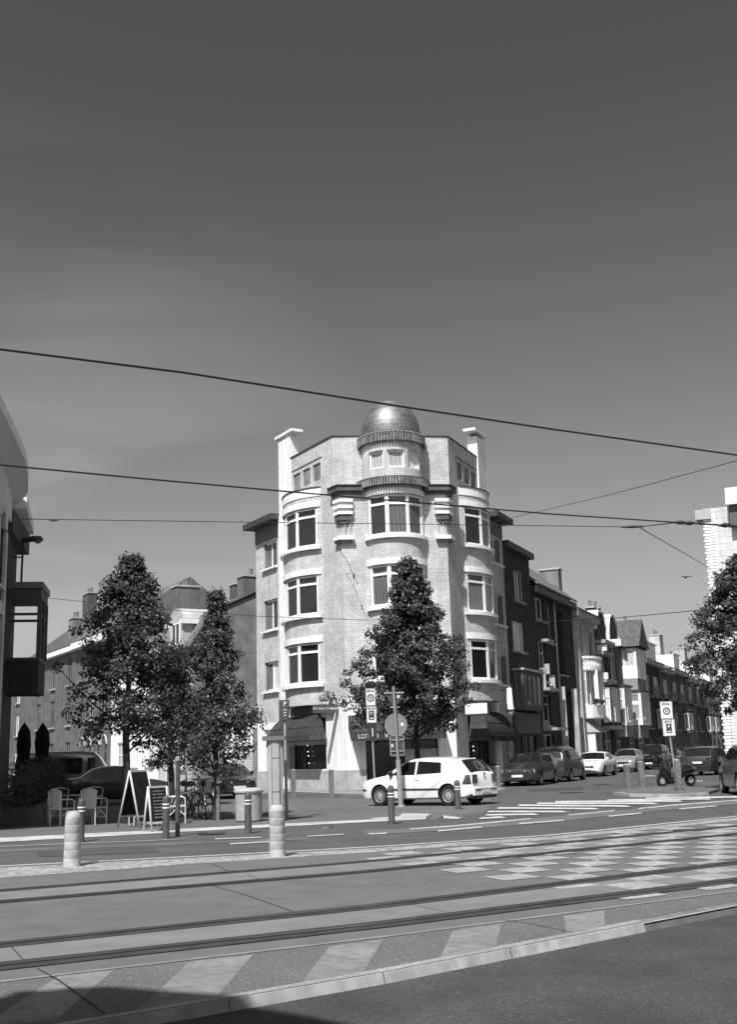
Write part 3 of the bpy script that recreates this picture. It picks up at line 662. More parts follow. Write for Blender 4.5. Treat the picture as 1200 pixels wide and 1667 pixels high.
# awnings
def awning(pf, s0, s1, out, z0, z1, sgn, round_ends, name, lab):
    mb = MB(); N = 9; prof = [(out*math.sin(R_(90*k/N)), z0+(z1-z0)*math.cos(R_(90*k/N))) for k in range(N+1)]+[(out, z0-.22)]
    rows = []
    for j, (o, z) in enumerate(prof):
        rr = out; row = []
        inset0 = 0; 
        k0 = rr*(1-o/out if out else 0)
        row = [pf(s0, 0), pf(s0+ .0, o), pf(s1, o), pf(s1, 0)]
        e = (1-min(1, (z1-z)/(z1-z0)))*(.55 if round_ends else .0)
        row = [pf(s0+e, 0), pf(s0+e, o), pf(s1-e, o), pf(s1-e, 0)]
        rows.append([(p.x, p.y, z) for p in row])
    for a, b in zip(rows, rows[1:]):
        for i in range(3): mb.face([a[i], a[i+1], b[i+1], b[i]], smooth=False)
    o = tob(mb.build(name, CANV)); 
    if lab: o['label'] = lab
    # stiffening hoops
    m2 = MB()
    for j in (3, 6, 9):
        r = rows[j]; m2.tube([Vector(r[0]), Vector(r[1]), Vector(r[2]), Vector(r[3])], .018, 5)
    m2.build('hoop', mat('canvas seam', .03, .8, .1), o).matrix_parent_inverse = Matrix()
    return o
awning(pl_, 1.90, 6.5, .95, 2.35, 3.55, -1, True, 'awning', 'dark curved canvas awning over the left shop window')
awning(pr_, 1.7, 6.3, .95, 2.3, 3.55, 1, True, 'awning', 'dark curved canvas awning on the shaded side')
mb = MB(); f0, f1 = .08, 4.4
P = lambda u, o, z: (A+FV*u+NF*o).to_tuple()+(z,)
for a, b, c, d in (((f0, 0, 3.38), (f1, 0, 3.38), (f1, 1.05, 2.62), (f0, 1.05, 2.62)), ((f0, 1.05, 2.62), (f1, 1.05, 2.62), (f1, 1.05, 2.22), (f0, 1.05, 2.22))): mb.face([P(*q) for q in (a, b, c, d)])
for f in (f0, f1): mb.face([P(f, 0, 3.38), P(f, 1.05, 2.62), P(f, 1.05, 2.22), P(f, .0, 2.75)])
aw = tob(mb.build('awning', CANV)); aw['label'] = 'long dark awning lettered LOTTO above the corner shopfront'
c = A+FV*.86+NF*1.07; M = frame3((c.x, c.y, 2.40), FV, NF); text_mesh('LOTTO', .28, M, SWHT, aw)
c = A+FV*1.68+NF*1.07; M = frame3((c.x, c.y, 2.40), FV, NF); text_mesh('V', .28, M, SWHT, aw)
mb = MB(); c = A+FV*3.4-NF*.2; mb.box((c.x, c.y, 1.0), 1.5, .1, 1.6, FV); tob(mb.build('shutter', STUC))
# white corner panels and drain pipes
mb = MB(); band(mb, [pl_(5.9), pl_(0)], 0, .03, 3.98, 4.12, 1); band(mb, [A, A+FV*5.0], 0, .03, 3.98, 4.12, 1); band(mb, [pr_(0), pr_(5.9)], 0, .03, 3.98, 4.12, 1); tob(mb.build('string_course', WHT))
# projecting newspaper sign on the left wall
c0 = pl_(.75, .05); c1 = pl_(.75, 1.30)
SG = thing('projecting_sign', 'long dark projecting sign with a newspaper name above the left awning', 'sign', (c0.x, c0.y, 3.72))
mb = MB(); c = (c0+c1)/2; mb.box((c.x, c.y, 3.72), 1.25, .14, .36, NL); sgp = mb.build('panel', mat('sign panel', .10, .5, .4)); sgp.parent = SG; sgp.matrix_parent_inverse = Matrix.Translation((-c0.x, -c0.y, -3.72))
ns = (-DL); c2 = c + ns*.08
t = text_mesh('HET LAATSTE NIEUWS', .135, frame3((c2.x-c0.x, c2.y-c0.y, 0), -NL, ns), SWHT, SG)
mb = MB(); mb.box((0, 0, 0), .5, .04, .04, NL); b_ = mb.build('bracket', STEEL, SG)
# dark light-box fascia over the left awning
mb = MB(); q = pl_(3.1, .12); mb.box((q.x, q.y, 3.78), 4.1, .22, .34, DL); tob(mb.build('fascia', mat('fascia board', .09, .6, .3)))
# lit sign box and wall lantern on the right side
c = pr_(.9, .75); LB = thing('lightbox_sign', 'white lightbox sign with black frame behind the tree by the right awning', 'sign', (c.x, c.y, 3.55))
mb = MB(); mb.box((0, 0, 0), 1.2, .2, .6, NR); mb.build('frame', PLAST, LB); mb = MB(); mb.box((0, 0, 0), 1.08, .21, .48, NR); mb.build('panel', SWHT, LB)
c = pr_(5.6, .95); LN = thing('wall_lantern', 'white cone shaped wall lantern above the right awning', 'lantern', (c.x, c.y, 3.5))
mb = MB(); mb.lathe([(0, .1), (.20, .12), (.20, .2), (.17, .35), (.13, 1.15), (.09, 1.2), (0, 1.2)], n=16); mb.build('shade', WHT, LN)
mb = MB(); mb.lathe([(0, -.28), (.14, -.1), (.18, .04), (0, .06)], n=12); mb.build('globe', WHT, LN)
mb = MB(); mb.lathe([(.21, .04), (.21, .11), (0, .11), (0, .04)], n=12); mb.tube([(0, 0, 1.1), (-NR.x*.9, -NR.y*.9, 1.1)], .02, 6); mb.build('bracket', RUST, LN)
# ------------------------------------------------------------------ row houses
class House:
    def __init__(h, name, label, pf, sgn, s0, s1, depth=9.0, group=None):
        h.pf, h.sgn, h.s0, h.s1, h.depth = pf, sgn, s0, s1, depth
        c = pf((s0+s1)/2, -1); h.o = Vector((c[0], c[1], 0))
        h.t = thing(name, label, 'house' if 'building' not in name else 'building', h.o, group=group)
    def add(h, o, par=None):
        o.parent = par or h.t
        if par is None: o.matrix_parent_inverse = Matrix.Translation(-h.o)
        return o
    def mb(h, mb, name, m_, par=None):
        return h.add(mb.build(name, m_), par)
    def shell(h, zw, m_, holes=(), side=None, rev=.16, z0=0):
        mb = MB(); pf = h.pf; wall(mb, [pf(h.s0), pf(h.s1)], z0, zw, [(a-h.s0, b-h.s0, c, d) for a, b, c, d in holes], h.sgn, rev); h.mb(mb, 'wall', m_)
        mb = MB(); wall(mb, [pf(h.s0, -h.depth), pf(h.s0)], z0, zw, [], h.sgn); h.mb(mb, 'side_wall', side or m_)
        mb = MB(); wall(mb, [pf(h.s1), pf(h.s1, -h.depth)], z0, zw, [], h.sgn); wall(mb, [pf(h.s0, -h.depth), pf(h.s1, -h.depth)], z0, zw, [], -h.sgn); h.mb(mb, 'rear_wall', side or m_)
    def flat(h, zw, m_=None):
        mb = MB(); mb.face([(p[0], p[1], zw-.05) for p in (h.pf(h.s0), h.pf(h.s1), h.pf(h.s1, -h.depth), h.pf(h.s0, -h.depth))]); h.mb(mb, 'roof', m_ or STUG)
    def cornice(h, z0, z1, out, m_=COPE, inn=.0, e=0):
        mb = MB(); band(mb, [h.pf(h.s0-e), h.pf(h.s1+e)], -inn, out, z0, z1, h.sgn); return h.mb(mb, 'cornice', m_)
    def gable(h, z0, zr, m_, out=.35, ridge=None, sm=None, e=0.0):
        """roof with its ridge along the street"""
        r = -(ridge or h.depth/2); pf = h.pf; S0, S1 = h.s0-e, h.s1+e
        pts = lambda s: [pf(s, out), pf(s, r), pf(s, -h.depth)]; A_, B_ = pts(S0), pts(S1); Z = [z0, zr, z0]
        mb = MB()
        for t in (0, -.12):
            for i in (0, 1): mb.face([(A_[i].x, A_[i].y, Z[i]+t), (B_[i].x, B_[i].y, Z[i]+t), (B_[i+1].x, B_[i+1].y, Z[i+1]+t), (A_[i+1].x, A_[i+1].y, Z[i+1]+t)])
        for P in (A_, B_): 
            for i in (0, 1): mb.face([(P[i].x, P[i].y, Z[i]), (P[i+1].x, P[i+1].y, Z[i+1]), (P[i+1].x, P[i+1].y, Z[i+1]-.12), (P[i].x, P[i].y, Z[i]-.12)])
        mb.face([(A_[0].x, A_[0].y, z0), (B_[0].x, B_[0].y, z0), (B_[0].x, B_[0].y, z0-.12), (A_[0].x, A_[0].y, z0-.12)])
        rf = h.mb(mb, 'roof', m_)
        mb = MB()
        for s in (h.s0, h.s1):
            a, b, c = pf(s, 0), pf(s, r), pf(s, -h.depth); zz = z0+(zr-z0)*out/(out-r)
            mb.face([(a.x, a.y, z0-.2), (b.x, b.y, z0-.2), (c.x, c.y, z0-.2), (c.x, c.y, z0-.1), (b.x, b.y, zr-.12), (a.x, a.y, zz-.12)])
        h.mb(mb, 'gable_wall', sm or BRM); return rf
    def chimney(h, s, o, z0, z1, w=1.2, d=.7, m_=None, pots=2):
        mb = MB(); band(mb, [h.pf(s-w/2), h.pf(s+w/2)], o-d/2, o+d/2, z0, z1, h.sgn); c = h.mb(mb, 'chimney', m_ or BRM)
        mb = MB(); band(mb, [h.pf(s-w/2-.07), h.pf(s+w/2+.07)], o-d/2-.07, o+d/2+.07, z1, z1+.12, h.sgn); k = mb.build('cap', m_ and STONE or COPE, c)
        for i in range(pots):
            p = h.pf(s-w/2+w*(i+.5)/pots, o); mb = MB(); mb.lathe([(.13, 0), (.11, .42), (.14, .45), (.08, .45), (.08, .1)], (p.x, p.y, z1+.12), 10); mb.build('chimney_pot', mat('clay pot', .16, .8, .2), c)
    def win(h, a, b, z0, z1, cols=2, tr=None, fm=None, pm=None, inset=.08, name='window', sill=True, sm=None, fw=.08):
        return h.add(window(None, h.pf(a), h.pf(b), z0, z1, h.sgn, inset, cols, tr, fw, fm or WHT, pm or (GLS if rnd.random() < .6 else GLC), sill=sill, sm=sm, name=name))
    def boxbay(h, a, b, out, z0, z1, m_, wins=(), frames=None, name='oriel', glass=None, tr=.7, cols=3, roofm=None):
        """projecting box bay with windows in its face and in its end towards the camera"""
        pf = h.pf; poly = [pf(a), pf(a+.0, out), pf(b, out), pf(b)]
        mb = MB(); W = b-a; H = []
        for z_, y_ in wins: H += [(out+.12, out+W-.12, z_, y_), (.12, out-.12, z_, y_)]
        wall(mb, poly, z0, z1, H, h.sgn, .08)
        for z in (z0, z1): mb.face([(p.x, p.y, z) for p in poly])
        o = h.mb(mb, name, m_)
        for z_, y_ in wins:
            f = frames or WHT
            w1 = window(None, pf(a+.12, out), pf(b-.12, out), z_, y_, h.sgn, .02, cols, tr, .09, f, glass or GLC, sill=False); w1.parent = o
            w2 = window(None, pf(a, .12), pf(a, out-.12), z_, y_, h.sgn, .02, 1, tr, .09, f, glass or GLC, sill=False); w2.parent = o
        mb = MB(); band(mb, [pf(a-.12), pf(b+.12)], 0, out+.12, z1, z1+.12, h.sgn); q = mb.build('bay_roof', roofm or COPE, o)
        return o
def parts(h, name, m_, items):
    for a, b, o0, o1, z0, z1 in items:
        mb = MB(); band(mb, [h.pf(a), h.pf(b)], o0, o1, z0, z1, h.sgn); h.mb(mb, name, m_)
# --- right street, row on the left pavement (in its own shade, ends of bays catch the sun)
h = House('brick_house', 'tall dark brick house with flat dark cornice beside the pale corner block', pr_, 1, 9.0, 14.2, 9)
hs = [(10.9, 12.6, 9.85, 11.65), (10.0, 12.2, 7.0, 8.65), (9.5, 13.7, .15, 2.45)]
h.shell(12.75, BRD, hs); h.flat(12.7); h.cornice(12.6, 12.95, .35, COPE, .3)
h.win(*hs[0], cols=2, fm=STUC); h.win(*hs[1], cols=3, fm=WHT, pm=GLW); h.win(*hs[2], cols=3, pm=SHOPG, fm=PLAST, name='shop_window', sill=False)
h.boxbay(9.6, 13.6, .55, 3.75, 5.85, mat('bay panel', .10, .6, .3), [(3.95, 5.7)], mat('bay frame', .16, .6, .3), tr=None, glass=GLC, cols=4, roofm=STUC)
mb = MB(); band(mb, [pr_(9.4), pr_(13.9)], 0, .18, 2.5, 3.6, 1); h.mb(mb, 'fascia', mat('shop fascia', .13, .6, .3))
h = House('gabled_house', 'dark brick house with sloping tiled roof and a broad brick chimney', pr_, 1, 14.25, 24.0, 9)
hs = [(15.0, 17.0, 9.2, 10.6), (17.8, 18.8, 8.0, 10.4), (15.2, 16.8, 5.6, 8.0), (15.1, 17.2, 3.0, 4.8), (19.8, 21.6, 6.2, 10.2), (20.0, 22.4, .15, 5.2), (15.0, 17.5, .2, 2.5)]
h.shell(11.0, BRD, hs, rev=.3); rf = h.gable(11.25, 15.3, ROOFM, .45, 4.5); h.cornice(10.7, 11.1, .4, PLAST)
for k in (0, 1, 2, 3): h.win(*hs[k], cols=2, tr=.7 if k > 1 else None, fm=STUC if k % 2 else WHT, inset=.18)
h.win(*hs[4], cols=2, fm=PLAST, inset=.22); h.win(*hs[5], cols=2, tr=.5, fm=PLAST, pm=SHOPG, inset=.2, name='gate', sill=False); h.win(*hs[6], cols=1, fm=STUC, pm=SHOPG, inset=.2, name='door', sill=False)
h.chimney(23.4, -1.1, 11.8, 13.35, .8, 1.3, STUG, 0)
parts(h, 'balcony', STONE, [(14.9, 17.4, 0, .6, 5.0, 5.15), (15.0, 17.3, 0, .9, 2.7, 2.85), (15.6, 16.9, 0, .5, 7.9, 8.05)])
for a, b, z0, z1 in ((15.0, 15.15, 5.15, 6.3), (17.1, 17.3, 5.15, 6.0), (16.0, 16.2, 6.0, 6.6), (15.1, 15.25, 2.85, 3.3), (22.5, 22.8, 0, 5.4), (19.4, 19.6, 0, 5.4)): parts(h, 'pilaster', STUC, [(a, b, 0, .35, z0, z1)])
mb = MB(); p = pr_(18.9, .14); mb.tube([(p.x, p.y, .1), (p.x, p.y, 10.9)], .06, 8); h.mb(mb, 'drainpipe', mat('pale zinc', .32, .6, .4))
h = House('plastered_house', 'light plastered house with a round balcony over its white bay', pr_, 1, 24.05, 30.6, 9)
hs = [(25.4, 26.6, 8.0, 9.7), (28.6, 29.8, 8.0, 9.7), (28.9, 30.0, 4.6, 6.8), (28.6, 29.8, .2, 2.6), (25.2, 27.6, .9, 2.6)]
h.shell(10.5, STUC, hs); h.gable(10.85, 12.3, ROOFM, .5, 4.5); h.cornice(10.3, 10.75, .45, STONE)
for q in hs[:4]: h.win(*q, cols=1, fm=STUC, pm=GLS)
h.win(*hs[4], cols=2, pm=SHOPG)
ba = [pr_(24.9)]+[pr_(26.6-1.7*math.cos(R_(a)), 1.15*math.sin(R_(a))**.7 if a not in (0, 180) else 0) for a in range(15, 180, 15)]+[pr_(28.3)]
def hb(name, P, o0, o1, z0, z1, m_, par=None): mb = MB(); band(mb, P, o0, o1, z0, z1, 1); return h.mb(mb, name, m_)
hb('balcony', ba, -.12, 0, 6.75, 7.0, WHT); hb('balcony', ba, -.14, .05, 7.5, 7.66, WHT); 
for k in range(26):
    mb = MB(); a = R_(6+168*k/25); p = pr_(26.6-1.66*math.cos(a), 1.1*math.sin(a)**.7); mb.lathe([(.05, 0), (.07, .15), (.03, .35), (.05, .5)], (p.x, p.y, 7.0), 6)
    h.mb(mb, 'baluster', WHT)
mb = MB(); mb.prism([(p.x, p.y) for p in ba], 6.72, 6.8); h.mb(mb, 'balcony_floor', WHT); mb = MB(); mb.prism([(p.x, p.y) for p in ba], 3.55, 3.65); h.mb(mb, 'bay_floor', WHT)
hb('parapet', ba, -.12, .02, 3.6, 4.45, WHT)
for s, o in ((25.0, .15), (25.75, .95), (27.4, .95), (28.2, .15)): 
    mb = MB(); p = pr_(s, o); mb.box((p.x, p.y, 5.58), .28, .28, 2.3, DR); h.mb(mb, 'bay_post', WHT)
h.add(window(None, pr_(25.0, .45), pr_(28.2, .45), 4.45, 6.7, 1, .0, 3, .75, .1, WHT, GLW, sill=False)); h.add(window(None, pr_(25.0, .02), pr_(25.0, .45), 4.45, 6.7, 1, .0, 1, .75, .06, WHT, GLW, sill=False))
mb = MB()
for k in range(30):
    p = pr_(25.1+rnd.random()*2.9, .95+rnd.uniform(-.1, .15)); 
    for _ in range(6):
        c = Vector((p.x, p.y, 4.5+rnd.random()*.3))+Vector((rnd.uniform(-.12, .12), rnd.uniform(-.12, .12), 0)); d = Vector((rnd.uniform(-1, 1), rnd.uniform(-1, 1), rnd.uniform(-.5, 1))).normalized()*.09; e = d.cross(Vector((rnd.random(), rnd.random(), rnd.random()))).normalized()*.05
        mb.face([c-d, c+e, c+d, c-e])
pbx = tag(mb.build('balcony_flowers', LEAF), 'bushy plants along the parapet of the light plastered house', 'plants')
hb('pilaster', [pr_(24.1), pr_(24.65)], 0, .32, 0, 10.2, STUC)
hb('awning', [pr_(24.9), pr_(28.0)], 0, .06, 2.5, 3.5, WHT)
mb = MB(); a, b, c, d = pr_(24.8, .05), pr_(28.0, .05), pr_(28.0, .9), pr_(24.8, .9)
mb.face([(a.x, a.y, 3.55), (b.x, b.y, 3.55), (c.x, c.y, 2.65), (d.x, d.y, 2.65)]); mb.face([(a.x, a.y, 3.55), (d.x, d.y, 2.65), (a.x, a.y, 2.65)]); h.mb(mb, 'awning', mat('light awning', .5, .8, .2))
hb('pier', [pr_(24.9), pr_(25.3)], 0, .8, .1, 2.6, WHT)
def curved_gable(h, s0, s1, z0, z1, m_, cope, th=.5, steps=False):
    mb = MB(); c = (s0+s1)/2; w = (s1-s0)/2; prof = []
    for k in range(13):
        a = math.pi*k/12; prof.append((c-w*math.cos(a)*(1 if not steps else .9), z0+(z1-z0)*(math.sin(a) if not steps else min(1, .35+round(math.sin(a)*3)/3*.65))))
    for o in (.06, .06-th):
        P = [(h.pf(s, o).x, h.pf(s, o).y, z) for s, z in prof]; mb.face([(h.pf(s0, o).x, h.pf(s0, o).y, z0-.1)]+P+[(h.pf(s1, o).x, h.pf(s1, o).y, z0-.1)])
    h.mb(mb, 'gable', m_); mb = MB()
    for (sa, za), (sb, zb) in zip(prof, prof[1:]):
        a, b, c_, d = h.pf(sa, .16), h.pf(sb, .16), h.pf(sb, -th-.02), h.pf(sa, -th-.02)
        for dz in (0, .12): mb.face([(a.x, a.y, za+dz), (b.x, b.y, zb+dz), (c_.x, c_.y, zb+dz), (d.x, d.y, za+dz)])
        mb.face([(a.x, a.y, za), (b.x, b.y, zb), (b.x, b.y, zb+.12), (a.x, a.y, za+.12)])
    h.mb(mb, 'gable_coping', cope)
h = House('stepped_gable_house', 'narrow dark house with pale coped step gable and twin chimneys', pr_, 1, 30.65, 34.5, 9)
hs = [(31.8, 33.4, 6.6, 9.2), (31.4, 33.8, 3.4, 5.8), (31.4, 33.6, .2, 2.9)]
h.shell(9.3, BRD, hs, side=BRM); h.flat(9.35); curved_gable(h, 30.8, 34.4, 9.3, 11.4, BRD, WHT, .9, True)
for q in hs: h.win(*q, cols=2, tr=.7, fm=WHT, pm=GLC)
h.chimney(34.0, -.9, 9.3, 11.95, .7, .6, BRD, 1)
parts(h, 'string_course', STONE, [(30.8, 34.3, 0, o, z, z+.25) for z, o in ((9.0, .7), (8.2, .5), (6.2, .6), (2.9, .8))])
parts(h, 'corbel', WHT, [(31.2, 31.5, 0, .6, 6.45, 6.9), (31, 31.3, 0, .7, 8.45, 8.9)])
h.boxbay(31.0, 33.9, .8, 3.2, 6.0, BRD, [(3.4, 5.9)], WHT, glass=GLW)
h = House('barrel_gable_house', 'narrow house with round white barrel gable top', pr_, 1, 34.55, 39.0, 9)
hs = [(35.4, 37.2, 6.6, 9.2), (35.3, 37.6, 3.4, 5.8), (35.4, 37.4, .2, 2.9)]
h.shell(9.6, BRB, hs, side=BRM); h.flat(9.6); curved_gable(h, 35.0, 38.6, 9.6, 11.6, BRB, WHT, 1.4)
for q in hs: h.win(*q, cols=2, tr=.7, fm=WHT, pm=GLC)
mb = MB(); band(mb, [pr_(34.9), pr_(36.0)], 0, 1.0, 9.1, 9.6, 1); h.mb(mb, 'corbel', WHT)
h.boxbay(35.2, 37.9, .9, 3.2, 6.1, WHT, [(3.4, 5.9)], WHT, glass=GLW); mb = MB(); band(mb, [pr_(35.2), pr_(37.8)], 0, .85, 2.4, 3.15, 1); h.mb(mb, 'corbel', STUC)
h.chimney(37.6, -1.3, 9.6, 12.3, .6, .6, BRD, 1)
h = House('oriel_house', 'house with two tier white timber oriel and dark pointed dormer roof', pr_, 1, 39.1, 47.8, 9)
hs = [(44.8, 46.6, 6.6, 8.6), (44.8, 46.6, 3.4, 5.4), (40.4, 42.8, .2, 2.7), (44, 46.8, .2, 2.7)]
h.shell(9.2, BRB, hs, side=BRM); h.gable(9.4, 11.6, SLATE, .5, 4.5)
for q in hs: h.win(*q, cols=2, tr=.7, fm=WHT, pm=GLC)
h.boxbay(39.8, 43.6, 1.25, 3.3, 5.9, WHT, [(3.7, 4.9), (5.05, 5.75)], WHT, glass=GLW, tr=None); h.boxbay(39.8, 43.6, 1.15, 6.9, 9.3, WHT, [(7.8, 9.1)], WHT, glass=GLW, tr=None)
parts(h, 'bay_panel', mat('bay mid panel', .28, .7, .3), [(39.8, 43.5, 0, 1.1, 6.03, 6.89), (39.8, 43.5, 0, 1.0, 2.3, 3.29)])
mb = MB(); S = 41.7; 
for a, b in (((39.5, 1.5), (39.5, -4)), ((43.9, 1.5), (43.9, -4))): pass
p1, p2, p3 = pr_(39.5, 1.5), pr_(43.9, 1.5), pr_(41.7, 1.5); q1, q2, q3 = pr_(39.5, -4), pr_(43.9, -4), pr_(41.7, -4)
mb.face([(p1.x, p1.y, 9.4), (p3.x, p3.y, 11.7), (q3.x, q3.y, 11.7), (q1.x, q1.y, 9.4)]); mb.face([(p2.x, p2.y, 9.4), (p3.x, p3.y, 11.7), (q3.x, q3.y, 11.7), (q2.x, q2.y, 9.4)]); mb.face([(p1.x, p1.y, 9.4), (p2.x, p2.y, 9.4), (p3.x, p3.y, 11.7)])
h.mb(mb, 'dormer_roof', SLATE); h.chimney(47.3, -.9, 9.6, 12.1, .9, .6, BRD, 1)
specs = [('terraced_house', 'terraced house with long pale dormer just beyond the oriel house', 47.9, 56.9, 8.8, 'd'), ('terraced_house', 'narrow dark terraced house with balconies beyond the long pale dormer', 57.0, 62.9, 8.5, 'n'),
         ('terraced_house', 'dark terraced house with a small white dormer and bulky chimney', 63.0, 72.9, 8.8, 'c'), ('terraced_house', 'brownish narrow terraced house between the two bulky chimneys', 73.0, 78.9, 8.4, 'n'),
         ('terraced_house', 'dark terraced house with the farther square white dormer', 79.0, 90.0, 8.7, 'c2'), ('terraced_house', 'low far pale terraced house at the end of the right street', 90.1, 112.0, 8.2, 'p')]
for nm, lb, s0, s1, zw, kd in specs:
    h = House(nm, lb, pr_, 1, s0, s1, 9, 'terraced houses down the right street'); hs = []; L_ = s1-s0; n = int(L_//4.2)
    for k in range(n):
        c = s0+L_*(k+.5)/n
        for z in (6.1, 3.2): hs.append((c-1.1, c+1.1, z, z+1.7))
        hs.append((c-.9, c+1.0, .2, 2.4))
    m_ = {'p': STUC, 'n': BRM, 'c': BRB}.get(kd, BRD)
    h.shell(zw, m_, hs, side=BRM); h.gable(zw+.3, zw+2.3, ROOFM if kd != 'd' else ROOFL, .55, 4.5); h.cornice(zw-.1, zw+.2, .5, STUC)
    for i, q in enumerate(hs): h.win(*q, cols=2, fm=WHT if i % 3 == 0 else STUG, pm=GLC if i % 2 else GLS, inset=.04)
    for k in range(n):
        c = s0+L_*(k+.5)/n
        if (k+int(s0)) % 2 == 0: h.boxbay(c-1.3, c+1.3, .7, 2.9, 5.1, BRB, [(3.2, 4.9)], WHT, glass=GLC, tr=None)
        else:
            mb = MB(); band(mb, [pr_(c-1.4), pr_(c+1.4)], 0, .8, 5.75, 5.9, 1); band(mb, [pr_(c-1.4), pr_(c+1.4)], .74, .803, 5.86, 6.7, 1); h.mb(mb, 'balcony', PLAST)
    dz = {'d': [(s0+.6, s0+7.6)], 'c': [(s0+3.0, s0+6.5)], 'c2': [(s0+1.0, s0+5.5)], 'p': [(s0+3, s0+6)], 'n': []}[kd]
    for a, b in dz:
        o = h.boxbay(a, b, .05, zw+.35, zw+1.9, WHT, [], name='dormer', roofm=WHT)
        mb = MB(); P = [pr_(a), pr_(b), pr_(b, -4.4), pr_(a, -4.4)]; mb.prism([(p.x, p.y) for p in P], zw+.3, zw+1.88); h.mb(mb, 'dormer_side', WHT)
        mb = MB(); band(mb, [pr_(a+.4), pr_(b-.4)], .05, .09, zw+.6, zw+1.7, 1); h.mb(mb, 'dormer_window', GLC)
    if kd[0] in 'c': h.chimney(s1-1.6, -2.4, zw+1, zw+4.3, 2.2, 1.1, STUC, 2)
    if kd == 'n': h.chimney(s1-.8, -2, zw+1, zw+3.0, .9, .8, BRM, 2)
h = House('distant_apartment_building', 'pale tall block rising beyond the far end of the right street', pr_, 1, 112.5, 120, 14)
hs = [(113+3*k, 115+3*k, z, z+1.5) for k in range(2) for z in (2, 5, 8)]
h.shell(12.5, STUC, hs); h.flat(12.5); h.cornice(12.3, 12.6, .3, STONE)
for q in hs: h.win(*q, cols=2)
# --- right corner building across the right street
PR = Vector((15.45, 50.0)); RD = Vector((.916, -.402)).normalized(); RN = Vector((RD.y, -RD.x))
def rf_(s, o=0): return PR+RD*s+RN*o
h = House('white_corner_building', 'bright white building with toothed quoins behind the tree at the right edge', rf_, 1, 0, 14, 16)
hs = [(2.0+3.1*k, 4.0+3.1*k, z, z+1.8) for k in range(4) for z in (1.0, 4.6, 7.8)]
WB = mat('white painted brick', .64, .8, .2, kind='brick', v2=.58, amt=.06, bs=(.6, .3)); h.shell(12.2, WB, hs, side=WB); h.flat(12.2)
for q in hs: h.win(*q, cols=2, tr=.7)
mb = MB()
for k in range(86):
    z = .3+k*.138
    band(mb, [rf_(-.07 if k % 2 else -.02), rf_(.4)], -.5, .025, z, z+.1, 1)
h.mb(mb, 'quoin', WHT)
mb = MB(); band(mb, [rf_(1.1), rf_(14.4)], -1, .7, 12.15, 12.5, 1); h.mb(mb, 'cornice', WHT); mb = MB(); band(mb, [rf_(-.35), rf_(.35)], -1.2, .15, 11.7, 12.15, 1); h.mb(mb, 'gutter', STUC)
mb = MB(); band(mb, [rf_(1.2), rf_(14)], 0, .45, 11.2, 12.15, 1); h.mb(mb, 'frieze', mat('cornice brackets', .12, .8, .2)); mb = MB(); band(mb, [rf_(1.0), rf_(14)], -5, -.6, 12.5, 13.2, 1); h.mb(mb, 'attic', WHT)
parts(h, 'joint', STONE, [(s, s+.05, 0, .02, .5, 11.2) for s in (1.6, 3.9, 5.1)])
c = rf_(1.0, .35); mb = MB(); mb.tube([(0, 0, 0), (0, 0, 2.1), (-.5, -.3, 2.25)], .035, 6); mb.tube([(0, 0, .3), (-RN.x*.35, -RN.y*.35, .3)], .03, 6); t = mb.build('wall_bracket', STEEL); t.location = (c.x, c.y, 7.3); tag(t, 'thin metal wire bracket fixed to the white right building', 'bracket')
# row behind it on the same side, seen only as a sliver
for k in range(3):
    base = PR - RN*(16.2+12*k)
    def q_f(s, o=0, base=base): return base+RD*s+RN*o
    h = House('street_house', ['pale rendered house just behind the white right building', 'second rendered house behind the white right building', 'third rendered house behind the white right building'][k], q_f, 1, .3*(k+1), 9, 11.8, 'houses behind the white right building')
    h.shell(9.5-.6*k, STUC, []); h.flat(9.5-.6*k)
# --- left street row (same side as the corner block, lit by the sun)
h = House('garage', 'low white garage with roller shutter beside the corner block', pl_, -1, 9.62, 14.0, 6)
hs = [(9.95, 12.8, .1, 2.3)]; h.shell(4.2, WHT, hs, side=BRM, rev=.12); h.flat(4.15); h.cornice(4.0, 4.3, .3, WHT, .2)
mb = MB(); wall(mb, [pl_(9.95, -.1), pl_(12.8, -.1)], .1, 2.3, [], -1); h.mb(mb, 'roller_shutter', GARD)
mb = MB(); band(mb, [pl_(9.62), pl_(9.9)], 0, .12, 0, 3.2, -1); h.mb(mb, 'pilaster', STUG)
h = House('yard_wall', 'plain grey yard wall between the garage and the mansard house', pl_, -1, 14.1, 18.6, 4); h.t['category'] = 'wall'
h.shell(3.0, STUG); h.flat(3.0)
h = House('mansard_house', 'grey rendered mansard house with arched dormer and blank side gable', pl_, -1, 18.7, 24.3, 13)
hs = [(19.8, 21.2, 5.2, 7.4), (22.0, 23.4, 5.2, 7.4), (19.8, 21.2, 1.2, 3.4), (22.0, 23.3, .2, 3.2)]
h.shell(8.1, STUC, hs, side=STUG); h.cornice(8.0, 8.35, .55, COPE, .2, .1)
for q in hs: h.win(*q, cols=2, tr=.7)
prof = [(.1, 8.3), (-1.15, 10.5), (-6.5, 12.9), (-13, 10.0), (-13, 8.1)]
for s, nm in ((18.7, 'side_gable'), (24.3, 'far_gable')):
    mb = MB(); mb.face([(pl_(s, o).x, pl_(s, o).y, z) for o, z in [(0, 8.05)]+prof]); h.mb(mb, nm, STUG)
mb = MB()
for (o0, z0), (o1, z1) in zip(prof[:3], prof[1:4]):
    a, b, c, d = pl_(18.62, o0), pl_(24.3, o0), pl_(24.3, o1), pl_(18.62, o1); mb.face([(a.x, a.y, z0), (b.x, b.y, z0), (c.x, c.y, z1), (d.x, d.y, z1)])
rf = h.mb(mb, 'roof', ROOFM); mb = MB()
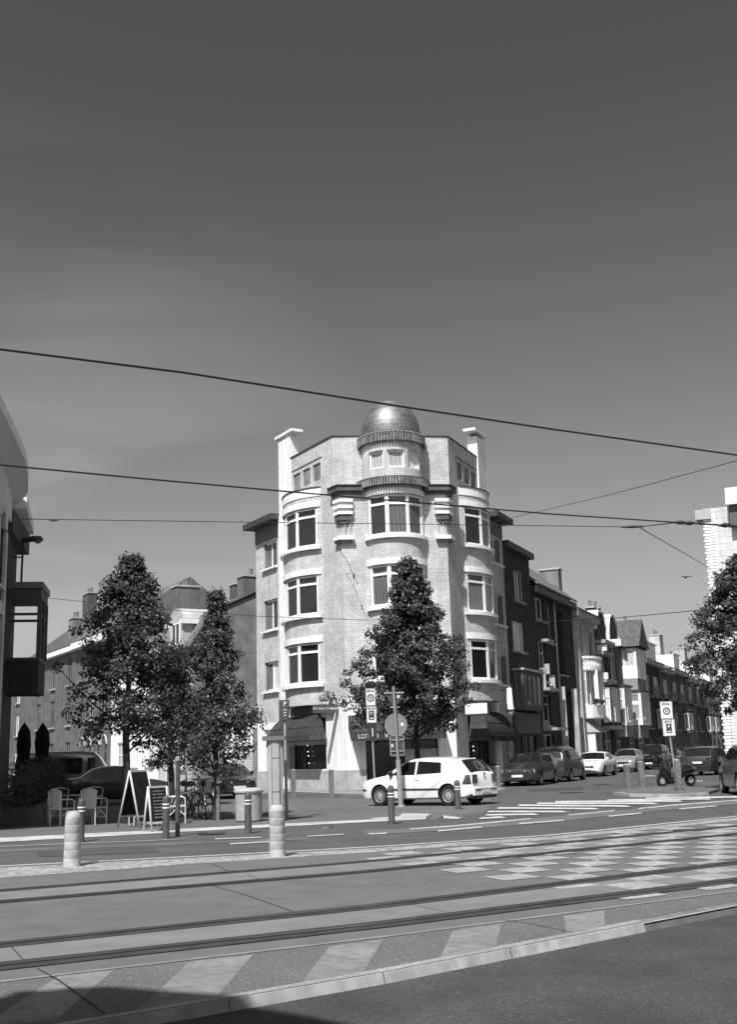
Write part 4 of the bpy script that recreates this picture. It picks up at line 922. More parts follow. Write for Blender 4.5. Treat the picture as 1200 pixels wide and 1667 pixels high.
for (o0, z0), (o1, z1) in zip(prof[:3], prof[1:4]): 
    a, b = pl_(18.66, o0), pl_(18.66, o1); mb.tube([(a.x, a.y, z0+.04), (b.x, b.y, z1+.04)], .10, 6)
h.mb(mb, 'verge', COPE)
mb = MB(); dp = []
for k in range(13): a = math.pi*k/12; dp.append((21.5-1.25*math.cos(a), 10.1+.95*math.sin(a)))
P = [(pl_(s, .0).x, pl_(s, .0).y, z) for s, z in [(20.25, 8.3)]+dp+[(22.75, 8.3)]]; mb.face(P)
Q = [(pl_(s, -2.6).x, pl_(s, -2.6).y, z) for s, z in [(20.25, 8.3)]+dp+[(22.75, 8.3)]]
for i in range(len(P)-1): mb.face([P[i], P[i+1], Q[i+1], Q[i]])
h.mb(mb, 'dormer', STUC); h.win(20.8, 22.2, 8.7, 10.1, 2, None, WHT, GLS, -.05, sill=False)
parts(h, 'dormer_cornice', WHT, [(20.0, 20.35, -2.4, .22, 9.95, 10.2), (22.7, 23.0, -2.4, .22, 9.95, 10.2)])
h.chimney(19.3, -4.2, 9.6, 12.9, 1.0, 1.5, BRM, 1); h.chimney(24.0, -1.6, 9.5, 12.8, 1.0, 1.6, BRM, 2); h.chimney(24.2, -6.2, 10, 13.2, .9, 2.3, BRB, 3)
h = House('white_house', 'white painted house seen below the left tree crowns', pl_, -1, 24.4, 34.2, 12)
hs = [(25.4, 26.8, 1.4, 3.4), (28.4, 29.8, 1.4, 3.4), (31.5, 32.8, .2, 3.0), (26, 27.4, 5.2, 7.4), (30, 31.4, 5.2, 7.4)]
h.shell(8.6, WHT, hs, side=STUC); h.gable(8.9, 12.2, ROOFM, .5, 6, sm=STUG); h.cornice(8.5, 8.85, .5, WHT)
for q in hs: h.win(*q, cols=2, tr=.7, pm=GLW, sm=WHT)
h = House('arcaded_house', 'mid grey brick house with round arched ground floor windows', pl_, -1, 34.3, 43.0, 12)
ax = [35.2, 36.9, 39.0, 40.6]; hs = [(a, a+.9, .9, 3.2) for a in ax]+[(41.9, 42.8, .3, 3.2)]+[(c-.7, c+.7, z, z+2.0) for c in (36.2, 39, 41.6) for z in (4.9, 8.0)]
h.shell(10.8, BRM, hs, side=BRM); h.gable(11.1, 15.4, ROOFM, .6, 6, sm=BRM); h.cornice(10.5, 11.0, .6, WHT)
for i, q in enumerate(hs): h.win(*q, cols=1 if i < 4 else 2, tr=.7, pm=GLS, sm=STONE, fm=STUC if 4 < i < 8 else STUG)
for a in ax:
    mb = MB(); r0 = .62; mb.tube([(pl_(a+.45-r0*math.cos(R_(d)), .03).x, pl_(a+.45-r0*math.cos(R_(d)), .03).y, 3.0+r0*math.sin(R_(d))) for d in range(0, 181, 20)], .09, 6); h.mb(mb, 'arch', STONE)
h.chimney(41, -5, 12.5, 15.2, 1.6, 1.0, STUC, 0)
h = House('long_brick_house', 'plain brick house with light cornice beyond the arcaded one', pl_, -1, 43.1, 58, 12)
hs = [(c-.65, c+.65, z, z+2.2) for c in (45.2, 50.0, 54.6) for z in (4.7, 7.9)]+[(c-.65, c+.65, 1.0, 3.4) for c in (45.2, 50.0, 54.6)]
h.shell(10.7, BRM, hs); h.gable(11.0, 15.8, SLATE, .5, 6); h.cornice(10.5, 10.9, .5, WHT); h.chimney(48.0, -1.2, 11, 13.6, 1.3, .8, STUG, 3); h.chimney(53.5, -4, 13, 16.6, 1.8, .8, BRB, 2); h.chimney(43.8, -5, 12.5, 15.2, 2.6, .8, BRB, 0)
for q in hs: h.win(*q, cols=2, tr=.7, pm=GLS, fm=STUG)
h = House('end_house', 'farthest brick house closing the left street', pl_, -1, 58.1, 80, 12)
hs = [(c-.65, c+.65, z, z+2.0) for c in (62, 67, 72) for z in (1, 4.4, 7.4)]
h.shell(10.2, BRM, hs); h.gable(10.5, 13.4, ROOFM, .5, 6)
for q in hs: h.win(*q, cols=2)
# --- left dark building
LP = Vector((-11.0, 25.42)); LDr = Vector((-.175, .985)).normalized()
def lf_(s, o=0): return LP+LDr*s+Vector((LDr.y, -LDr.x))*(o if s < 16.45 else o-.35)
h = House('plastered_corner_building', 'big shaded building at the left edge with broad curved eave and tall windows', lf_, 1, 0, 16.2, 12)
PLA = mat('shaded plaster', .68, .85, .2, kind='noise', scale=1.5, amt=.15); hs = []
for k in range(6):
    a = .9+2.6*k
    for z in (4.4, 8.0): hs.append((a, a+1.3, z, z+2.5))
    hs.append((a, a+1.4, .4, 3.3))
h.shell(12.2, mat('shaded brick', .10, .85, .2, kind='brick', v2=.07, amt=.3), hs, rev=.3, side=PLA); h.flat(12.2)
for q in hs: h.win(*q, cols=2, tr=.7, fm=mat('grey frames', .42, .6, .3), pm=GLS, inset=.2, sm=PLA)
for k in range(6):
    a = .9+2.6*k; parts(h, 'pilaster', PLA, [(a-.35, a-.05, 0, .12, .2, 10.4), (a+1.4, a+1.7, 0, .12, .2, 10.4-.25*(k % 2))]); parts(h, 'spandrel', PLA, [(a-.05, a+1.4, 0, .10, 7.0, 7.45), (a-.05, a+1.4, 0, .10, 3.5, 4.1)])
parts(h, 'frieze', PLA, [(0, 16.2, 0, .14, 10.7, 12.2)]); parts(h, 'frieze_block', PLA, [(.3+1.45*k, .9+1.45*k, 0, .13, 10.2+.25*(k % 2), 10.7) for k in range(11)])
mb = MB(); E = [(0, 1.0, 12.75), (6, 1.0, 12.75), (10, 1.0, 12.74), (13, .98, 12.7), (14.6, .9, 12.5), (15.8, .75, 12.15), (16.6, .55, 11.75)]
for (s0, o0, z0), (s1, o1, z1) in zip(E, E[1:]):
    a, b, c, d = lf_(s0, o0), lf_(s1, o1), lf_(s1, -.3), lf_(s0, -.3)
    for t in (0, -.38): mb.face([(a.x, a.y, z0+t), (b.x, b.y, z1+t), (c.x, c.y, z1+t), (d.x, d.y, z0+t)])
    mb.face([(a.x, a.y, z0-.38), (b.x, b.y, z1-.38), (b.x, b.y, z1), (a.x, a.y, z0)])
a, b = lf_(16.6, .55), lf_(16.6, -.3); mb.face([(a.x, a.y, 11.37), (b.x, b.y, 11.37), (b.x, b.y, 11.75), (a.x, a.y, 11.75)]); a, b = lf_(0, 1), lf_(0, -.3); mb.face([(a.x, a.y, 12.37), (b.x, b.y, 12.37), (b.x, b.y, 12.75), (a.x, a.y, 12.75)])
h.mb(mb, 'eave', mat('eave boards', .80, .8, .2)); 
mb = MB(); band(mb, [lf_(9.6), lf_(9.9)], .2, .5, 12.75, 13.35, 1); h.mb(mb, 'chimney_pot', WHT)
mb = MB(); mb.prism([(-8.65, 24.3), (-9.25, 26.3), (-9.75, 27.6), (-11.4, 27.9), (-14.5, 27.9), (-14.5, 20.5), (-10.8, 23.2)], 8.9, 12.7); h.mb(mb, 'added_shade_block', PLA)  # unseen block out of frame, added so its shadow falls across the left tree
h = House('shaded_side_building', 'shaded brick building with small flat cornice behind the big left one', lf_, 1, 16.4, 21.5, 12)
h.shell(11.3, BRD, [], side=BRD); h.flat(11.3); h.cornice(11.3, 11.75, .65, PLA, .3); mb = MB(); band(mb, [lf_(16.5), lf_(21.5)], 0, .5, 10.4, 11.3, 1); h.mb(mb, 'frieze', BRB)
# see-through corner oriel on that building
c = lf_(18.6, .75); OR = thing('glazed_oriel', 'dark timber oriel with see through panes under a small roof at left', 'oriel', (c.x, c.y, 4.3))
DT = mat('dark timber', .10, .7, .3); pts = [lf_(17.6, .02), lf_(17.6, 1.5), lf_(19.8, 1.5), lf_(19.8, .02)]; pts = [p-c for p in pts]
mb = MB(); mb.prism([(p.x, p.y) for p in pts], 0, 1.25); mb.build('apron', BRD, OR)
mb = MB(); mb.prism([(p.x*1.12, p.y*1.12) for p in pts], 4.05, 4.3); mb.build('roof', STUG, OR); mb = MB(); mb.prism([(p.x*1.03, p.y*1.03) for p in pts], 3.65, 4.05); mb.prism([(p.x*1.04, p.y*1.04) for p in pts], 1.25, 1.36); mb.build('cornice', DT, OR)
mb = MB()
for p in pts+[(pts[1]+pts[2])/2]: mb.box((p.x*.96, p.y*.96, 2.5), .16, .16, 2.3, LDr)
for i, j in ((0, 1), (1, 2), (2, 3)):
    a, b = pts[i], pts[j]; mm_ = (a+b)/2*.96; mb.box((mm_.x, mm_.y, 3.05), (b-a).length*.94-.16, .07, .10, (b-a))
mb.build('frame', DT, OR)
# roof street lamp
c = lf_(19.0, .55); ST = thing('street_lamp', 'black street lamp on a thin pole above the left oriel', 'street lamp', (c.x, c.y, 8.6))
mb = MB(); mb.tube([(0, 0, 0), (0.02, 0, 1.9)], .045, 8); mb.tube([(0, 0, 1.25), (-.55, -.1, 1.25)], .03, 6); mb.build('pole', RUST, ST)
mb = MB(); mb.tube([(-.12, 0, 1.93), (.05, 0, 1.95), (.45, 0, 2.0), (.72, 0, 1.98), (.82, 0, 1.93)], [.07, .11, .13, .13, .05], 10); mb.build('lamp_head', RUST, ST)
mb = MB(); mb.lathe([(0, -.1), (.12, -.05), (.15, .02), (0, .02)], (.62, 0, 1.88), 12); mb.build('lamp_glass', SGRY, ST)
# building behind the photographer whose shadow crosses the near left of the road
BH = thing('rear_building', 'dark gabled building behind the viewpoint shading the near left road', 'building', (0, 0, 0))
mb = MB()
def zprism(mb, pts, y0, y1):
    mb.face([(x, y0, z) for x, z in pts]); mb.face([(x, y1, z) for x, z in pts])
    for (x0, z0), (x1, z1) in zip(pts, pts[1:]+pts[:1]): mb.face([(x0, y0, z0), (x1, y0, z0), (x1, y1, z1), (x0, y1, z1)])
REARP = [(-18, 0), (-18, 10.9), (-7.4, 11.1), (-5.5, 11.55), (-5.2, 11.9), (-4.85, 12.0), (-4.3, 11.65), (-3.7, 11.3), (-3.17, 10.8), (-2.6, 10.2), (-2.2, 9.85), (0, 9.5), (9.5, 9.4), (9.5, 0)]
zprism(mb, REARP, -10, 0); mb.build('wall', BRM, BH)
mb = MB(); 
for k in range(6):
    for z in (1.2, 4.2, 7.0): mb.box((-16+4*k, .02, z+.9), 1.3, .08, 1.9)
mb.build('window', GLS, BH)
# ------------------------------------------------------------------ vehicles
CGL = mat('car glass', .012, .06, .8)
def interp(tab, x):
    if x <= tab[0][0]: return tab[0][1]
    for (a, va), (b, vb) in zip(tab, tab[1:]):
        if x <= b: return va+(vb-va)*(x-a)/(b-a)
    return tab[-1][1]
def make_car(label, paint, L, W, Hh, top, belt, wheels, wr, glass_f, glass_r, sides, loc, rz, cat='car', name='parked_car', group=None, hub='alloy', trim=None, tail='rear', pillars=(), tumble=.30, dark_low=.0, plate=True, spokes=10, roofrack=False):
    """local x from front 0 to rear L, y to the car's left; top = [(x, z)] silhouette fractions of L and H."""
    T = [(a*L, b*Hh) for a, b in top]; BT = [(a*L, b*Hh) for a, b in belt]
    t = thing(name, label, cat, loc, rz, group); OX = -L/2
    def zt(x): return interp(T, x)
    def zb(x): return interp([(0, .30), (.06*L, .20), (.5*L, .19), (.93*L, .22), (L, .34)], x)
    def hw(x):
        f = interp([(0, .70), (.02*L, .80), (.06*L, .90), (.14*L, .965), (.3*L, 1), (.75*L, 1), (.9*L, .965), (.97*L, .90), (L, .82)], x); return W/2*f
    def ring(x):
        a, b = zb(x), zt(x); bl = min(interp(BT, x), b-.05); w = hw(x); h = b-bl; tm = tumble*h; q = bl-a
        return [(0, a), (.82*w, a), (.955*w, a+.07*q), (.985*w, a+.25*q), (1.0*w, a+.62*q), (.985*w, a+.86*q), (.955*w, bl), (.945*w-tm*.12, bl+.10*h), (.945*w-tm*.55, bl+.5*h), (.945*w-tm*.92, bl+.84*h), (.945*w-.05-tm*1.08, bl+.955*h), (.945*w-.17-tm*1.2, b+.004), (.45*w-tm*.3, b+.022), (0, b+.03)]
    xs = sorted(set([0, .004*L, .015*L]+[round(k*L/44, 4) for k in range(1, 44)]+[a for a, _ in T]+[.985*L, .996*L, L])); xs = [x for i, x in enumerate(xs) if i == 0 or x-xs[i-1] > .003]
    bm = bmesh.new(); rings = []
    for x in xs:
        r = ring(x); k = 1.0
        if x < .012*L: k = .9+.1*(x/(.012*L))
        pts = r+[(-y, z) for y, z in r[-2:0:-1]]; zc = (zb(x)+zt(x))/2
        rings.append([bm.verts.new((x+OX, y*k, zc+(z-zc)*(k if x < .012*L else 1))) for y, z in pts])
    for a, b in zip(rings, rings[1:]):
        n = len(a)
        for i in range(n): bm.faces.new((a[i], a[(i+1) % n], b[(i+1) % n], b[i]))
    bm.faces.new(rings[0]); bm.faces.new(rings[-1][::-1]); bmesh.ops.recalc_face_normals(bm, faces=bm.faces)
    for f in bm.faces: f.smooth = True
    me = bpy.data.meshes.new('body'); bm.to_mesh(me); bm.free(); me.materials.append(paint); me.materials.append(BLK)
    bo = bpy.data.objects.new('body', me); COL.objects.link(bo); cut = []
    cm = bmesh.new()
    for wx in wheels:
        for s in (-1, 1):
            r_ = bmesh.ops.create_cone(cm, cap_ends=True, segments=28, radius1=wr*1.16, radius2=wr*1.16, depth=.5, matrix=Matrix.Translation((wx*L+OX, s*(W/2-.05), wr*1.02)) @ Matrix.Rotation(math.pi/2, 4, 'X'))
    cme = bpy.data.meshes.new('c'); cm.to_mesh(cme); cm.free(); cme.materials.append(paint); cme.materials.append(BLK)
    for p in cme.polygons: p.material_index = 1
    co = bpy.data.objects.new('c', cme); COL.objects.link(co)
    md = bo.modifiers.new('b', 'BOOLEAN'); md.operation = 'DIFFERENCE'; md.object = co; md.solver = 'EXACT'
    dg = bpy.context.evaluated_depsgraph_get(); nm = bpy.data.meshes.new_from_object(bo.evaluated_get(dg)); bo.modifiers.clear(); bo.data = nm
    bpy.data.objects.remove(co)
    bb = bmesh.new(); bb.from_mesh(nm)
    for e in bb.edges:
        if len(e.link_faces) == 2 and e.calc_face_angle(0) > .6: e.smooth = False
    bb.to_mesh(nm); bb.free(); bo.parent = t
    def sy(x, z):
        r = ring(x)[1:12]
        for (y0, z0), (y1, z1) in zip(r, r[1:]):
            if z0 <= z <= z1 and z1 > z0: return y0+(y1-y0)*(z-z0)/(z1-z0)
        return r[-1][0]
    def topz(x, y):
        r = ring(x)[6:]; y = abs(y)
        for (y0, z0), (y1, z1) in zip(r, r[1:]):
            if y1 <= y <= y0 and y0 > y1: return z1+(z0-z1)*(y-y1)/(y0-y1)
        return r[-1][1]
    def sidepatch(mb, poly, s, off=.008, n=8):
        """poly: 4 corners (x fraction, z metres) bottom-front, bottom-rear, top-rear, top-front"""
        P = [(a*L, b) for a, b in poly]
        def q(u, v):
            x = (P[0][0]*(1-u)+P[1][0]*u)*(1-v)+(P[3][0]*(1-u)+P[2][0]*u)*v; z = (P[0][1]*(1-u)+P[1][1]*u)*(1-v)+(P[3][1]*(1-u)+P[2][1]*u)*v
            return (x+OX, s*(sy(x, z)+off), z)
        for i in range(n):
            for j in range(n): mb.face([q(i/n, j/n), q((i+1)/n, j/n), q((i+1)/n, (j+1)/n), q(i/n, (j+1)/n)], smooth=True)
    for s in (-1, 1):
        for poly in sides:
            c = (sum(p[0] for p in poly)/4, sum(p[1]*Hh for p in poly)/4); P = [(a, b*Hh) for a, b in poly]
            mb = MB(); sidepatch(mb, [(c[0]+(a-c[0])*1.045, c[1]+(b-c[1])*1.09) for a, b in P], s, .004); sl = mb.build('window_seal', PLAST, t)
            mb = MB(); sidepatch(mb, P, s, .009); mb.build('window', CGL, sl)
        for (xa, za, xb, zb_) in pillars:    # door shut lines
            mb = MB(); sidepatch(mb, [(xa-.0012, za), (xa+.0012, za), (xb+.0012, zb_), (xb-.0012, zb_)], s, .002, 6); mb.build('door_gap', BLK, t)
        if trim:
            for (xa, xb, z) in trim:
                mb = MB(); sidepatch(mb, [(xa, z-.025), (xb, z-.022), (xb, z+.02), (xa, z+.02)], s, .02, 10); mb.build('trim_strip', PLAST, t)
    def toppatch(a, b, wfa, wfb, name, m_, off=.008):
        mb = MB(); n = 10
        def q(i, j):
            x = (a+(b-a)*i/n)*L; r = ring(x); yw = r[9][0]*(wfa+(wfb-wfa)*i/n); y = yw*(-1+2*j/n); return Vector((x+OX, y, topz(x, y)+off))
        for i in range(n):
            for j in range(n): mb.face([q(i, j), q(i+1, j), q(i+1, j+1), q(i, j+1)], smooth=True)
        return mb.build(name, m_, t)
    toppatch(glass_f[0], glass_f[1], .97, .93, 'windscreen', CGL)
    if glass_r: toppatch(glass_r[0], glass_r[1], .92, .88, 'rear_window', CGL)
    # wheels
    for wx in wheels:
        for s in (-1, 1):
            c = Vector((wx*L+OX, s*(W/2-.115), wr)); ax = (0, s, 0)
            mb = MB(); mb.lathe([(wr*.60, -.10), (wr*.95, -.10), (wr, -.06), (wr, .06), (wr*.95, .095), (wr*.66, .10), (wr*.64, .06)], c, 32, axis=ax); wo_ = mb.build('wheel', TYRE, t)
            mb = MB(); mb.lathe([(wr*.66, .09), (wr*.62, .095), (wr*.58, .07), (wr*.2, .085), (wr*.12, .095), (0, .095)], c, 28, axis=ax)
            mb.lathe([(wr*.64, -.09), (0, -.09)], c, 20, axis=ax, mi=1)
            Z = Vector(ax); X = Z.orthogonal().normalized(); Y = Z.cross(X)
            for k in range(spokes):
                a = 2*math.pi*k/spokes; d = X*math.cos(a)+Y*math.sin(a); e = Z.cross(d); p0 = c+Z*.090; w_ = 1.7*wr/spokes*(.95 if hub == 'disc' else .85)
                i_, o_ = (.38, .56) if hub == 'disc' else (.20, .54)
                mb.face([p0+d*(wr*i_)-e*w_*.6*(i_ if hub != 'disc' else .5), p0+d*(wr*o_)-e*w_*.5, p0+d*(wr*o_)+e*w_*.5, p0+d*(wr*i_)+e*w_*.6*(i_ if hub != 'disc' else .5)], mi=1)
            mb.build('rim', [RIM, BLK], wo_)
    # mirrors
    mx = glass_f[0]+.045; mz = interp(BT, mx*L)+.09
    for s in (-1, 1):
        mb = MB(); y = s*(sy(mx*L, mz)+.10); mb.tube([(mx*L+OX-.07, y, mz), (mx*L+OX-.03, y, mz), (mx*L+OX+.05, y, mz)], [.04, .085, .075], 10); mb.tube([(mx*L+OX, y-s*.12, mz-.05), (mx*L+OX, y, mz-.01)], .02, 6); mb.build('mirror', paint if not trim else PLAST, t)
    # bumpers, grille, lamps, plates
    fw_ = hw(.02*L); zf = zt(.01*L); rw = hw(.97*L)
    def slab(x0, x1, y0, y1, z0, z1, nm, m_, par=t):
        mb = MB(); mb.box(((x0+x1)/2+OX, (y0+y1)/2, (z0+z1)/2), abs(x1-x0), abs(y1-y0), abs(z1-z0)); return mb.build(nm, m_, par)
    slab(-.012, .05, -.55*fw_, .55*fw_, zf-.19, zf-.07, 'grille', PLAST)
    slab(-.015, .05, -.75*fw_, .75*fw_, .27, .36, 'air_intake', PLAST)
    if plate: slab(-.03, .0, -.26, .26, .40, .51, 'number_plate', SWHT)
    mb = MB()
    for s in (-1, 1): sidepatch(mb, [(.012, .46), (.07, .46), (.07, .51), (.012, .51)], s, .012, 4)
    if trim: mb.build('front_strip', PLAST, t)
    hlx = .012*L
    for s in (-1, 1):
        mb = MB(); zc = zf-.10
        p = [(hlx-.02, s*.50*hw(0), zc-.06), (hlx-.02, s*.50*hw(0), zc+.07), (.055*L, s*.93*hw(.055*L), zc+.12), (.055*L, s*.985*hw(.055*L), zc-.03)]
        q = [(x+OX-.035, y*1.02, z) for x, y, z in p]; mb.face(q); mb.face([(x+OX+.06, y*.9, z) for x, y, z in p])
        for i in range(4): a, b = q[i], q[(i+1) % 4]; c_, d_ = [(x+OX+.06, y*.9, z) for x, y, z in (p[(i+1) % 4], p[i])]; mb.face([a, b, c_, d_])
        mb.build('headlight', LAMPG, t)
    zr = interp(BT, .97*L)
    for s in (-1, 1):
        mb = MB()
        for ff, off in ((0, .012),):
            xa, xb = tail_rng = (.925, .992); z0, z1 = zr-.26, zr+.02
            sidepatch(mb, [(xa, z0+.0), (xb, z0), (xb-.012, z1), (xa+.028, z1)], s, .012, 6)
        x = L; yy = hw(.995*L)
        mb.box((x+OX-.0, s*(yy-.13), (z0+z1)/2), .03, .26, z1-z0-.02); mb.build('tail_light', LAMPR, t)
    slab(L-.03, L+.045, -.9*rw, .9*rw, .30, .50, 'bumper', paint); slab(L, L+.055, -.82*rw, .82*rw, .44, .475, 'bumper_strip', PLAST); slab(L-.25, L+.03, -.80*rw, .80*rw, .20, .31, 'rear_valance', PLAST)
    if plate: slab(L+.04, L+.062, -.26, .26, .36, .46, 'number_plate', SWHT) if tail == 'low' else slab(L+.0, L+.03, -.26, .26, .62, .73, 'number_plate', SWHT)
    return t
PW = mat('white car paint', .82, .25, .5, coat=.8); PD = mat('dark car paint', .03, .25, .5, coat=.9); PG = mat('grey car paint', .13, .25, .5, metal=.3, coat=.9)
PB = mat('black car paint', .010, .15, .5, coat=1.0); PS = mat('silver car paint', .40, .3, .5, metal=.4, coat=.8); PM = mat('mid grey car paint', .07, .25, .5, metal=.3, coat=.9)
HATCH = dict(top=[(0, .42), (.01, .50), (.05, .545), (.15, .60), (.26, .655), (.33, .80), (.40, .925), (.46, .975), (.56, 1), (.72, .99), (.86, .955), (.905, .92), (.965, .70), (.985, .64), (1, .46)], belt=[(0, .44), (.1, .54), (.27, .625), (.9, .69), (1, .60)])
GOLF_SIDES = [[(.315, .655), (.515, .66), (.515, .925), (.428, .905)], [(.538, .665), (.745, .69), (.735, .89), (.542, .925)]]
H5_SIDES = [[(.33, .655), (.505, .665), (.505, .915), (.43, .90)], [(.522, .665), (.68, .68), (.675, .90), (.525, .915)], [(.695, .69), (.79, .72), (.75, .86), (.70, .89)]]
SEDAN = dict(top=[(0, .40), (.01, .49), (.05, .535), (.15, .60), (.27, .66), (.36, .86), (.43, .975), (.52, 1), (.64, .985), (.72, .93), (.83, .73), (.90, .705), (.98, .68), (1, .44)], belt=[(0, .44), (.1, .54), (.28, .64), (.85, .69), (1, .62)])
S_SIDES = [[(.345, .665), (.505, .675), (.505, .925), (.43, .905)], [(.522, .675), (.66, .69), (.655, .915), (.525, .925)], [(.675, .695), (.76, .71), (.72, .84), (.675, .90)]]
MPV = dict(top=[(0, .40), (.01, .47), (.05, .52), (.14, .58), (.22, .64), (.32, .86), (.40, .965), (.52, 1), (.75, .99), (.90, .95), (.95, .84), (.985, .60), (1, .42)], belt=[(0, .40), (.1, .50), (.24, .58), (.92, .63), (1, .55)])
M_SIDES = [[(.29, .60), (.49, .61), (.49, .90), (.40, .885)], [(.505, .61), (.69, .62), (.69, .90), (.505, .905)], [(.705, .625), (.88, .65), (.86, .86), (.705, .90)]]
VANP = dict(top=[(0, .30), (.01, .38), (.05, .42), (.13, .47), (.18, .53), (.27, .86), (.32, .97), (.45, 1), (.8, 1), (.965, .985), (.985, .93), (.995, .55), (1, .35)], belt=[(0, .34), (.1, .42), (.2, .48), (.95, .50), (1, .5)])
V_SIDES = [[(.215, .51), (.37, .51), (.37, .86), (.30, .85)], [(.42, .55), (.62, .55), (.62, .86), (.42, .86)], [(.68, .55), (.88, .55), (.88, .86), (.68, .86)]]
SUVP = dict(top=[(0, .44), (.01, .54), (.05, .58), (.14, .62), (.25, .66), (.33, .85), (.39, .96), (.5, 1), (.75, .99), (.90, .95), (.955, .80), (.985, .62), (1, .46)], belt=[(0, .5), (.1, .57), (.27, .63), (.92, .66), (1, .6)])
def C(px, py, z=0): p = G(px, py, z); return (p.x, p.y, 0)
# white hatchback in the middle of the junction: front at the left, its rear three quarters seen
gf, gr = G(617.5, 1311.7), G(731.5, 1312); c = (gf+gr)/2; ang = R_(-35); side_n = Vector((math.sin(ang), -math.cos(ang), 0))
golf = make_car('white three door hatchback crossing in front of the corner building', PW, 4.12, 1.73, 1.42, HATCH['top'], HATCH['belt'], (.20, .805), .305, (.268, .435), (.895, .975), GOLF_SIDES,
    (c.x-side_n.x*.83, c.y-side_n.y*.83, 0), ang, hub='disc', spokes=18, name='moving_car', pillars=[(.325, .62, .33, .25), (.52, .30, .523, .94)], trim=[(.33, .735, .50)], tail='low')
slabm = MB(); slabm.lathe([(0, 0), (.055, 0), (.055, .02), (0, .02)], (2.045, 0, .90), 16, axis=(1, 0, .25)); e = slabm.build('badge', CHRO, golf)
mb = MB()
for s in (-1, 1): mb.box((-.1+.28, s*.85, .80), .15, .05, .045)
mb.build('door_handle', PW, golf)
def rowpos(px, o, s_guess=None):
    d = ray(px, 1235); k = d.x/d.y   # point on the line B + DR*s + NR*o seen in column px
    P0 = B+NR*o; s = (k*P0.y-P0.x)/(DR.x-k*DR.y); return P0+DR*s
AR = math.atan2(DR.y, DR.x)
def park(px, label, paint, L, W, H, prof, sides, o=2.9, facing=1, cat='car', **kw):
    p = rowpos(px, o); return make_car(label, paint, L, W, H, prof['top'], prof['belt'], kw.pop('wheels', (.195, .80)), kw.pop('wr', .31), kw.pop('gf', (.275, .44)), kw.pop('gr', (.895, .975)), sides, (p.x, p.y, 0), AR if facing > 0 else AR+math.pi, cat=cat, group='cars parked along the right street', **kw)
pl5 = [(.515, .30, .515, .95), (.33, .62, .33, .25), (.70, .6, .69, .35)]
park(862, 'dark grey hatchback parked nearest the corner, its front facing the junction', PD, 4.26, 1.78, 1.46, HATCH, H5_SIDES, 2.55, pillars=pl5)
park(911, 'dark tall people carrier parked directly behind the first dark hatchback', PM, 4.5, 1.83, 1.74, MPV, M_SIDES, 2.6, cat='van', gf=(.225, .38), gr=(.91, .975), pillars=pl5, name='parked_van', facing=-1)
park(969, 'white saloon car parked between the people carrier and the small grey car', PW, 4.5, 1.76, 1.40, SEDAN, S_SIDES, 2.3, gf=(.28, .41), gr=(.73, .82), pillars=pl5)
park(1022.5, 'small silver grey car parked behind the white saloon', PS, 3.7, 1.66, 1.50, HATCH, H5_SIDES, 2.2, pillars=pl5)
park(1065, 'black off roader parked fifth along the left kerb of the right street', PB, 4.6, 1.86, 1.78, SUVP, M_SIDES, 2.6, gf=(.26, .385), gr=(.91, .965), wr=.36)
park(1090, 'black saloon beyond the off roader, left kerb', PD, 4.4, 1.76, 1.42, SEDAN, S_SIDES, 2.4, gf=(.28, .41), gr=(.73, .82))
park(1108, 'dark hatchback farthest along the left kerb behind the scooter', PM, 4.1, 1.72, 1.5, HATCH, H5_SIDES, 2.4)
def C2(px, Y): d = ray(px, 1235); return (d.x/d.y*Y, Y, 0)
def carat(px, Y, rz, label, paint, L, W, H, prof, sides, cat='car', **kw):
    return make_car(label, paint, L, W, H, prof['top'], prof['belt'], kw.pop('wheels', (.195, .80)), kw.pop('wr', .31), kw.pop('gf', (.275, .44)), kw.pop('gr', (.895, .975)), sides, C2(px, Y), rz, cat=cat, **kw)
carat(1152, 62.5, AR+math.pi-.12, 'dark estate car seen from behind on the right side of the right street', PD, 4.4, 1.80, 1.50, HATCH, H5_SIDES, group='cars parked along the right street')
carat(1158, 78, AR+math.pi, 'pale car beyond the dark estate car near the end of the right street', PS, 4.2, 1.72, 1.45, HATCH, H5_SIDES, group='cars parked along the right street')
carat(1136, 74, AR+math.pi, 'dark roofed car half hidden behind the estate car', PM, 4.3, 1.75, 1.48, SEDAN, S_SIDES, gf=(.28, .41), gr=(.73, .82), group='cars parked along the right street')
make_car('grey car cut off by the right edge under the street tree', PG, 4.5, 1.85, 1.55, HATCH['top'], HATCH['belt'], (.195, .80), .33, (.275, .44), (.895, .975), H5_SIDES, (11.95, 35.7, 0), R_(-97), pillars=pl5)
carat(368, 48.8, R_(112), 'black saloon parked in front of the white garage, seen from behind', PB, 4.5, 1.80, 1.44, SEDAN, S_SIDES, gf=(.28, .41), gr=(.73, .82), pillars=pl5, name='parked_car')
carat(190, 45.5, R_(18)+math.pi, 'dark shiny car parked in the shade behind the left tree', PD, 4.4, 1.78, 1.46, SEDAN, S_SIDES, gf=(.28, .41), gr=(.73, .82), pillars=pl5)
carat(122, 52.0, R_(180+8), 'grey panel van with side windows parked in the shade at left', PG, 5.0, 1.95, 2.15, VANP, V_SIDES, cat='van', gf=(.185, .30), gr=(.975, .99), wr=.34, name='parked_van')
